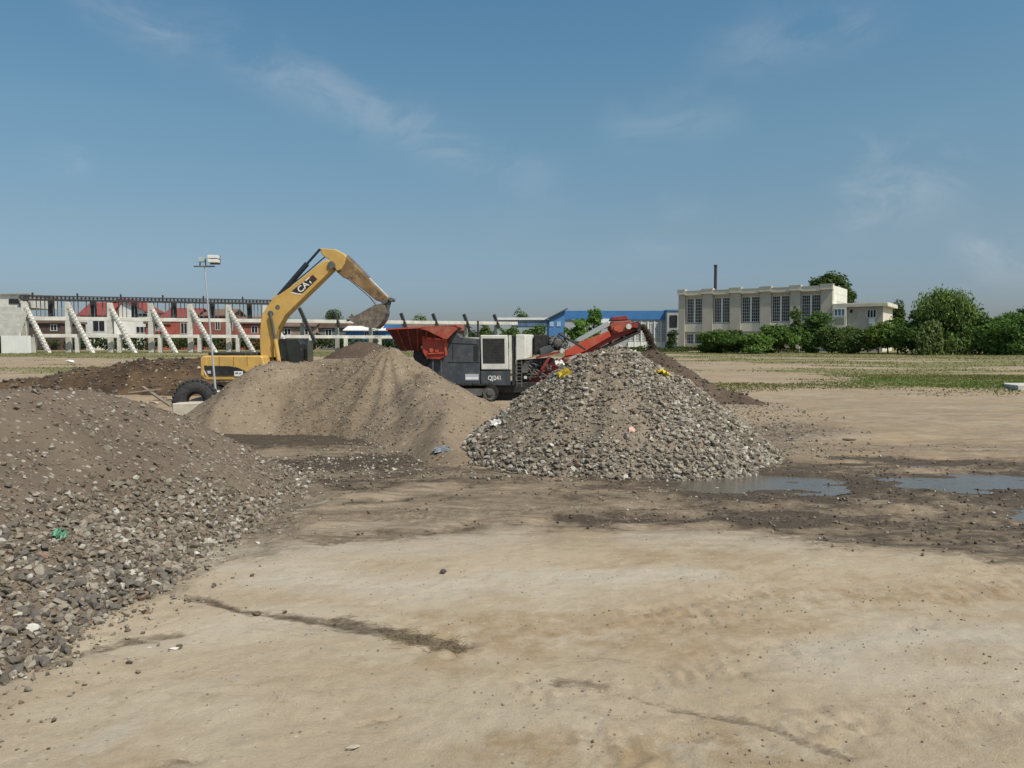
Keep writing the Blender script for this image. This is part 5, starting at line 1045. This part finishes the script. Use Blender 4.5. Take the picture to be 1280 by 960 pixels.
# ------------------------------------------------------------------ small site things
# floodlight pole
DP = 34.8; base = P(270.5, 497, DP)
lpz = float(gz(np.array([base.x]), np.array([DP]))[0]); fp = wthing('floodlight_pole', (base.x, DP, lpz), 'thin leaning floodlight pole on a white foot before the excavator', 'lamp')
top = P(255.5, 331, DP); m = MB(); m.tube((base.x, DP, .2), top, .05, .03, 8); m.build('pole', mat('galvanised_pole', (.42, .44, .45), .5, .1, 2, metal=.3), fp)
m = MB(); f0 = P(270, 488.5, DP); m.poly([(base.x-.19, DP-.19, 0), (base.x+.13, DP-.19, 0), (base.x+.13, DP+.19, 0), (base.x-.19, DP+.19, 0), (f0.x-.22, DP-.2, f0.z), (f0.x+.22, DP-.2, f0.z), (f0.x+.22, DP+.2, f0.z), (f0.x-.22, DP+.2, f0.z)], [(0,1,2,3),(4,5,6,7),(0,1,5,4),(1,2,6,5),(2,3,7,6),(3,0,4,7)]); m.build('foot', M_whitew, fp, .02)
m = MB(); m.bar(P(242.5, 333, DP), P(268, 333, DP), .1, .05); m.bar(P(250, 327, DP), P(250, 333, DP), .04, .04); m.build('crossbar', STL, fp)
def lampbox(a, b, t_, bt2, dy, mm):
    m = MB(); m.box(P(a, 0, DP).x, P(b, 0, DP).x, DP-dy, DP+.2, P(0, bt2, DP).z, P(0, t_, DP).z); return m.build('floodlight', mm, fp, .01)
f1 = lampbox(254.8, 267, 319.2, 323.2, .15, M_whitew); f2 = lampbox(255.2, 267, 324.3, 328.3, .15, M_whitew); f3 = lampbox(242.5, 249.5, 322, 327.5, .1, mat('pale_lamp', (.40, .46, .48), .5, .1, 2))
m = MB(); m.box(P(254.5, 0, DP).x, P(267.2, 0, DP).x, DP+.2, DP+.26, P(0, 330, DP).z, P(0, 319, DP).z); m.bar(P(257, 323, DP), P(257, 333, DP), .04, .04); m.build('bracket', STL, fp)
# concrete block
DB = 28.2; bz = float(gz(np.array([-11.7]), np.array([DB]))[0])
cbk = wthing('concrete_block', (P(228, 0, DB).x, DB, bz), 'pale concrete block lying before the big tyre', 'block')
M_blk = mat('pale_block', (.52, .47, .38), .9, .12, 3, bump=.01, bscale=20)
zt, zb_ = P(0, 503, DB).z, P(0, 525, DB).z
m = MB(); m.prism([(P(204.5, 0, DB).x, zt-.04), (P(250.5, 0, DB).x, zt), (P(250, 0, DB).x, zb_+.08), (P(206, 0, DB).x, zb_-.05)], DB, DB+.7); m.build('body', M_blk, cbk, .03)
for a_, b_, w_ in ((242, 516, 2.2), (245, 511.5, 2.0)): m = MB(); c = P(a_, b_, DB-.01); m.tube(c, c+Vector((0, .03, 0)), w_*.028, n=12); m.build('hole', INK, cbk)
# big tyre
ct = P(245, 502, 29.6); ty = wthing('tyre', (ct.x, 29.6, 0), 'big worn black tyre standing behind the pale concrete block', 'tyre')
m = MB(); Ro, Ri = .78, .30; ax = Vector((.18, -1, .12)); prof = [(Ri, -.2), (Ri+.06, -.27), (.55, -.31), (.70, -.27), (Ro, -.2), (Ro, .2), (.70, .27), (.55, .31), (Ri+.06, .27), (Ri, .2), (Ri, -.2)]
m.lathe(ct, ax, prof, 44); axn = ax.normalized(); u_ = axn.orthogonal().normalized(); v_ = axn.cross(u_)
m.build('body', RUB, ty, smooth=True); m = MB()
for i in range(30):
    a_ = 6.283*i/30; d_ = u_*math.cos(a_)+v_*math.sin(a_); d2 = u_*math.cos(a_+.12)+v_*math.sin(a_+.12)
    m.bar(ct+d_*(Ro-.01)-axn*.27, ct+d2*(Ro+.0)+axn*.0, .09, .07, d_); m.bar(ct+d2*(Ro-.0)-axn*.0, ct+d_*(Ro-.01)+axn*.27, .09, .07, d_)
m.build('tread', RUB, ty)
# broken planks and slabs by the block
m = MB(); a_ = P(178, 470, 36); b_ = P(214, 500, 31); m.bar((a_.x, 36, .75), (b_.x, 31, .25), .14, .06); tag(m.build('plank', mat('old_wood', (.24, .19, .14), .9, .2, 8)), 'grey plank sloping down the dug bank toward the block', 'plank')
m = MB(); a_ = P(160, 484, 34); b_ = P(200, 482, 34.5); m.bar((a_.x, 34, .6), (b_.x, 34.6, .72), .1, .05); tag(m.build('plank', MATS['old_wood']), 'thin plank lying level on the earth bank', 'plank')
rr = random.Random(9)
for i, (px, py, s_) in enumerate([(203, 497, .35), (192, 503, .3), (215, 498.5, .25)]):
    x, y = gp(px, py+4); V, Fc = ROCKS[i]; me = bpy.data.meshes.new('stone'); me.from_pydata((V*np.array([1.5, 1, .6])).tolist(), [], Fc.tolist()); me.materials.append(mat('reddish_slab', (.40, .30, .24), .9, .2, 5)); o = bpy.data.objects.new('stone', me); COL.objects.link(o); o.location = (x, y, .12); o.scale = (s_*1.3,)*3
    tag(o, ['reddish broken slab left of the pale block', 'flat reddish slab farthest left of the pale block', 'small pale lump touching the tyre'][i], 'stone')
# slab at the right edge and a pale lump left
x_, y_ = 27.3, 43.2; z_ = float(g0(43)); m = MB(); m.vprism([(26.6, 42.0), (30, 41.8), (30.2, 44.6), (27.6, 44.9), (26.9, 43.6)], z_-.1, z_+.22); tag(m.build('concrete_slab', mat('pale_slab', (.50, .48, .42), .9, .12, 2, bump=.01), None, .02), 'pale concrete slab in the grass at right picture edge', 'slab')
p = P(86, 449, 70); V, Fc = ROCKS[2]; me = bpy.data.meshes.new('stone'); me.from_pydata((V*np.array([1.3, 1, .8])).tolist(), [], Fc.tolist()); me.materials.append(mat('white_block', (.66, .63, .57))); o = bpy.data.objects.new('stone', me); COL.objects.link(o); o.location = (p.x, 70, float(g0(70))+.2); o.scale = (.75,)*3; tag(o, 'pale lump alone on the field before the stand', 'stone')

# ------------------------------------------------------------------ light, sky
SUN_AZ = Vector((.75, -.66, 0)).normalized(); EL = R(54)
sun = bpy.data.objects.new('sun', bpy.data.lights.new('sun', 'SUN')); COL.objects.link(sun)
sd_ = Vector((SUN_AZ.x*math.cos(EL), SUN_AZ.y*math.cos(EL), math.sin(EL))); sun.rotation_euler = sd_.to_track_quat('Z', 'Y').to_euler(); sun.location = sd_*100
sun.data.energy = 4.4; sun.data.angle = R(.55); sun.data.color = (1, .93, .81)
w = bpy.data.worlds.new('World'); SC.world = w; w.use_nodes = True; b = NB(w.node_tree)
bg = b.n['Background']; sky = b.add('ShaderNodeTexSky', sky_type='NISHITA'); sky.sun_disc = False; sky.sun_elevation = EL; sky.sun_rotation = math.atan2(SUN_AZ.x, SUN_AZ.y)
sky.altitude = 100; sky.air_density = .7; sky.dust_density = 2.0; sky.ozone_density = 5.0
tc = b.add('ShaderNodeTexCoord').outputs['Generated']
def dirv(px, py): d = P(px, py, 1.0)-Vector((0, 0, CAMZ)); return d.normalized()
def dot(v): nd = b.add('ShaderNodeVectorMath', operation='DOT_PRODUCT'); b.con(tc, nd.inputs[0]); nd.inputs[1].default_value = v; return nd.outputs['Value']
cn = b.noise(b.mapping(tc, (1, 1, 2.2)), 9, 7, .62, .8); cn2 = b.noise(tc, 26, 6, .65, .5)
tot = None
for a, c, wd, k in (((95, -10), (220, 65), .022, .22), ((260, 55), (560, 185), .028, .29), ((540, 175), (680, 225), .022, .12), ((900, 75), (1100, 25), .028, .17), ((770, 165), (910, 145), .026, .18), ((1060, 250), (1210, 215), .040, .26), ((1040, 300), (1160, 240), .03, .12), ((1195, 318), (1300, 318), .018, .26), ((760, 320), (860, 312), .016, .10), ((40, 198), (110, 210), .012, .16), ((1200, 350), (1300, 345), .02, .18), ((1065, 195), (1095, 180), .02, .16), ((600, 270), (700, 255), .03, .07), ((830, 265), (880, 255), .016, .12)):
    A, Cc = dirv(*a), dirv(*c); nn = A.cross(Cc).normalized(); mid = (A+Cc).normalized(); half = A.angle(Cc)/2
    al = (Cc-A).normalized()
    off = b.math('ADD', dot(nn), b.math('MULTIPLY', b.math('SUBTRACT', cn, .5), .05))
    d1 = b.math('DIVIDE', off, wd); d2 = b.math('DIVIDE', dot(al), math.sin(half)*1.15)
    q = b.math('ADD', b.math('MULTIPLY', d1, d1), b.math('POWER', b.math('ABSOLUTE', d2), 4.0))
    e = b.math('MULTIPLY', b.math('POWER', 2.718, b.math('MULTIPLY', q, -1.0)), k)
    e = b.math('MULTIPLY', e, b.math('GREATER_THAN', dot(mid), 0))
    tot = e if tot is None else b.math('ADD', tot, e)
tot = b.math('MULTIPLY', tot, b.math('MULTIPLY', b.ramp(cn, .30, .68), b.math('ADD', .45, b.math('MULTIPLY', cn2, 1.1))), clamp=True)
cr_ = b.add('ShaderNodeValToRGB'); sz = b.add('ShaderNodeSeparateXYZ'); b.con(tc, sz.inputs[0]); b.con(sz.outputs[2], cr_.inputs[0]); el = cr_.color_ramp.elements
stops = [(0, (1.25, 1.12, 1.02)), (.06, (1.2, 1.12, 1.0)), (.14, (1.33, 1.28, 1.0)), (.256, (1.35, 1.55, 1.2)), (.40, (1.17, 1.62, 1.39)), (1, (.85, 1.0, 1.0))]
el[0].position = 0; el[1].position = 1
for q, c in stops[1:-1]: el.new(q)
for e, (q, c) in zip(sorted(el, key=lambda e: e.position), stops): e.position = q; e.color = (*[x/2 for x in c], 1)
skc = b.mix(1.0, b.mix(1.0, sky.outputs[0], cr_.outputs[0], 'MULTIPLY'), (2, 2, 2), 'MULTIPLY')
tot = b.math('MULTIPLY', tot, .8)
col = b.mix(tot, skc, (6.2, 6.5, 6.8)); b.con(col, bg.inputs[0]); bg.inputs[1].default_value = .10
SC.view_settings.view_transform = 'Standard'; SC.view_settings.look = 'None'; SC.view_settings.gamma = 1; SC.view_settings.use_curve_mapping = False; SC.view_settings.exposure = 0
for o in bpy.data.objects:
    if '_o' in o: del o['_o']
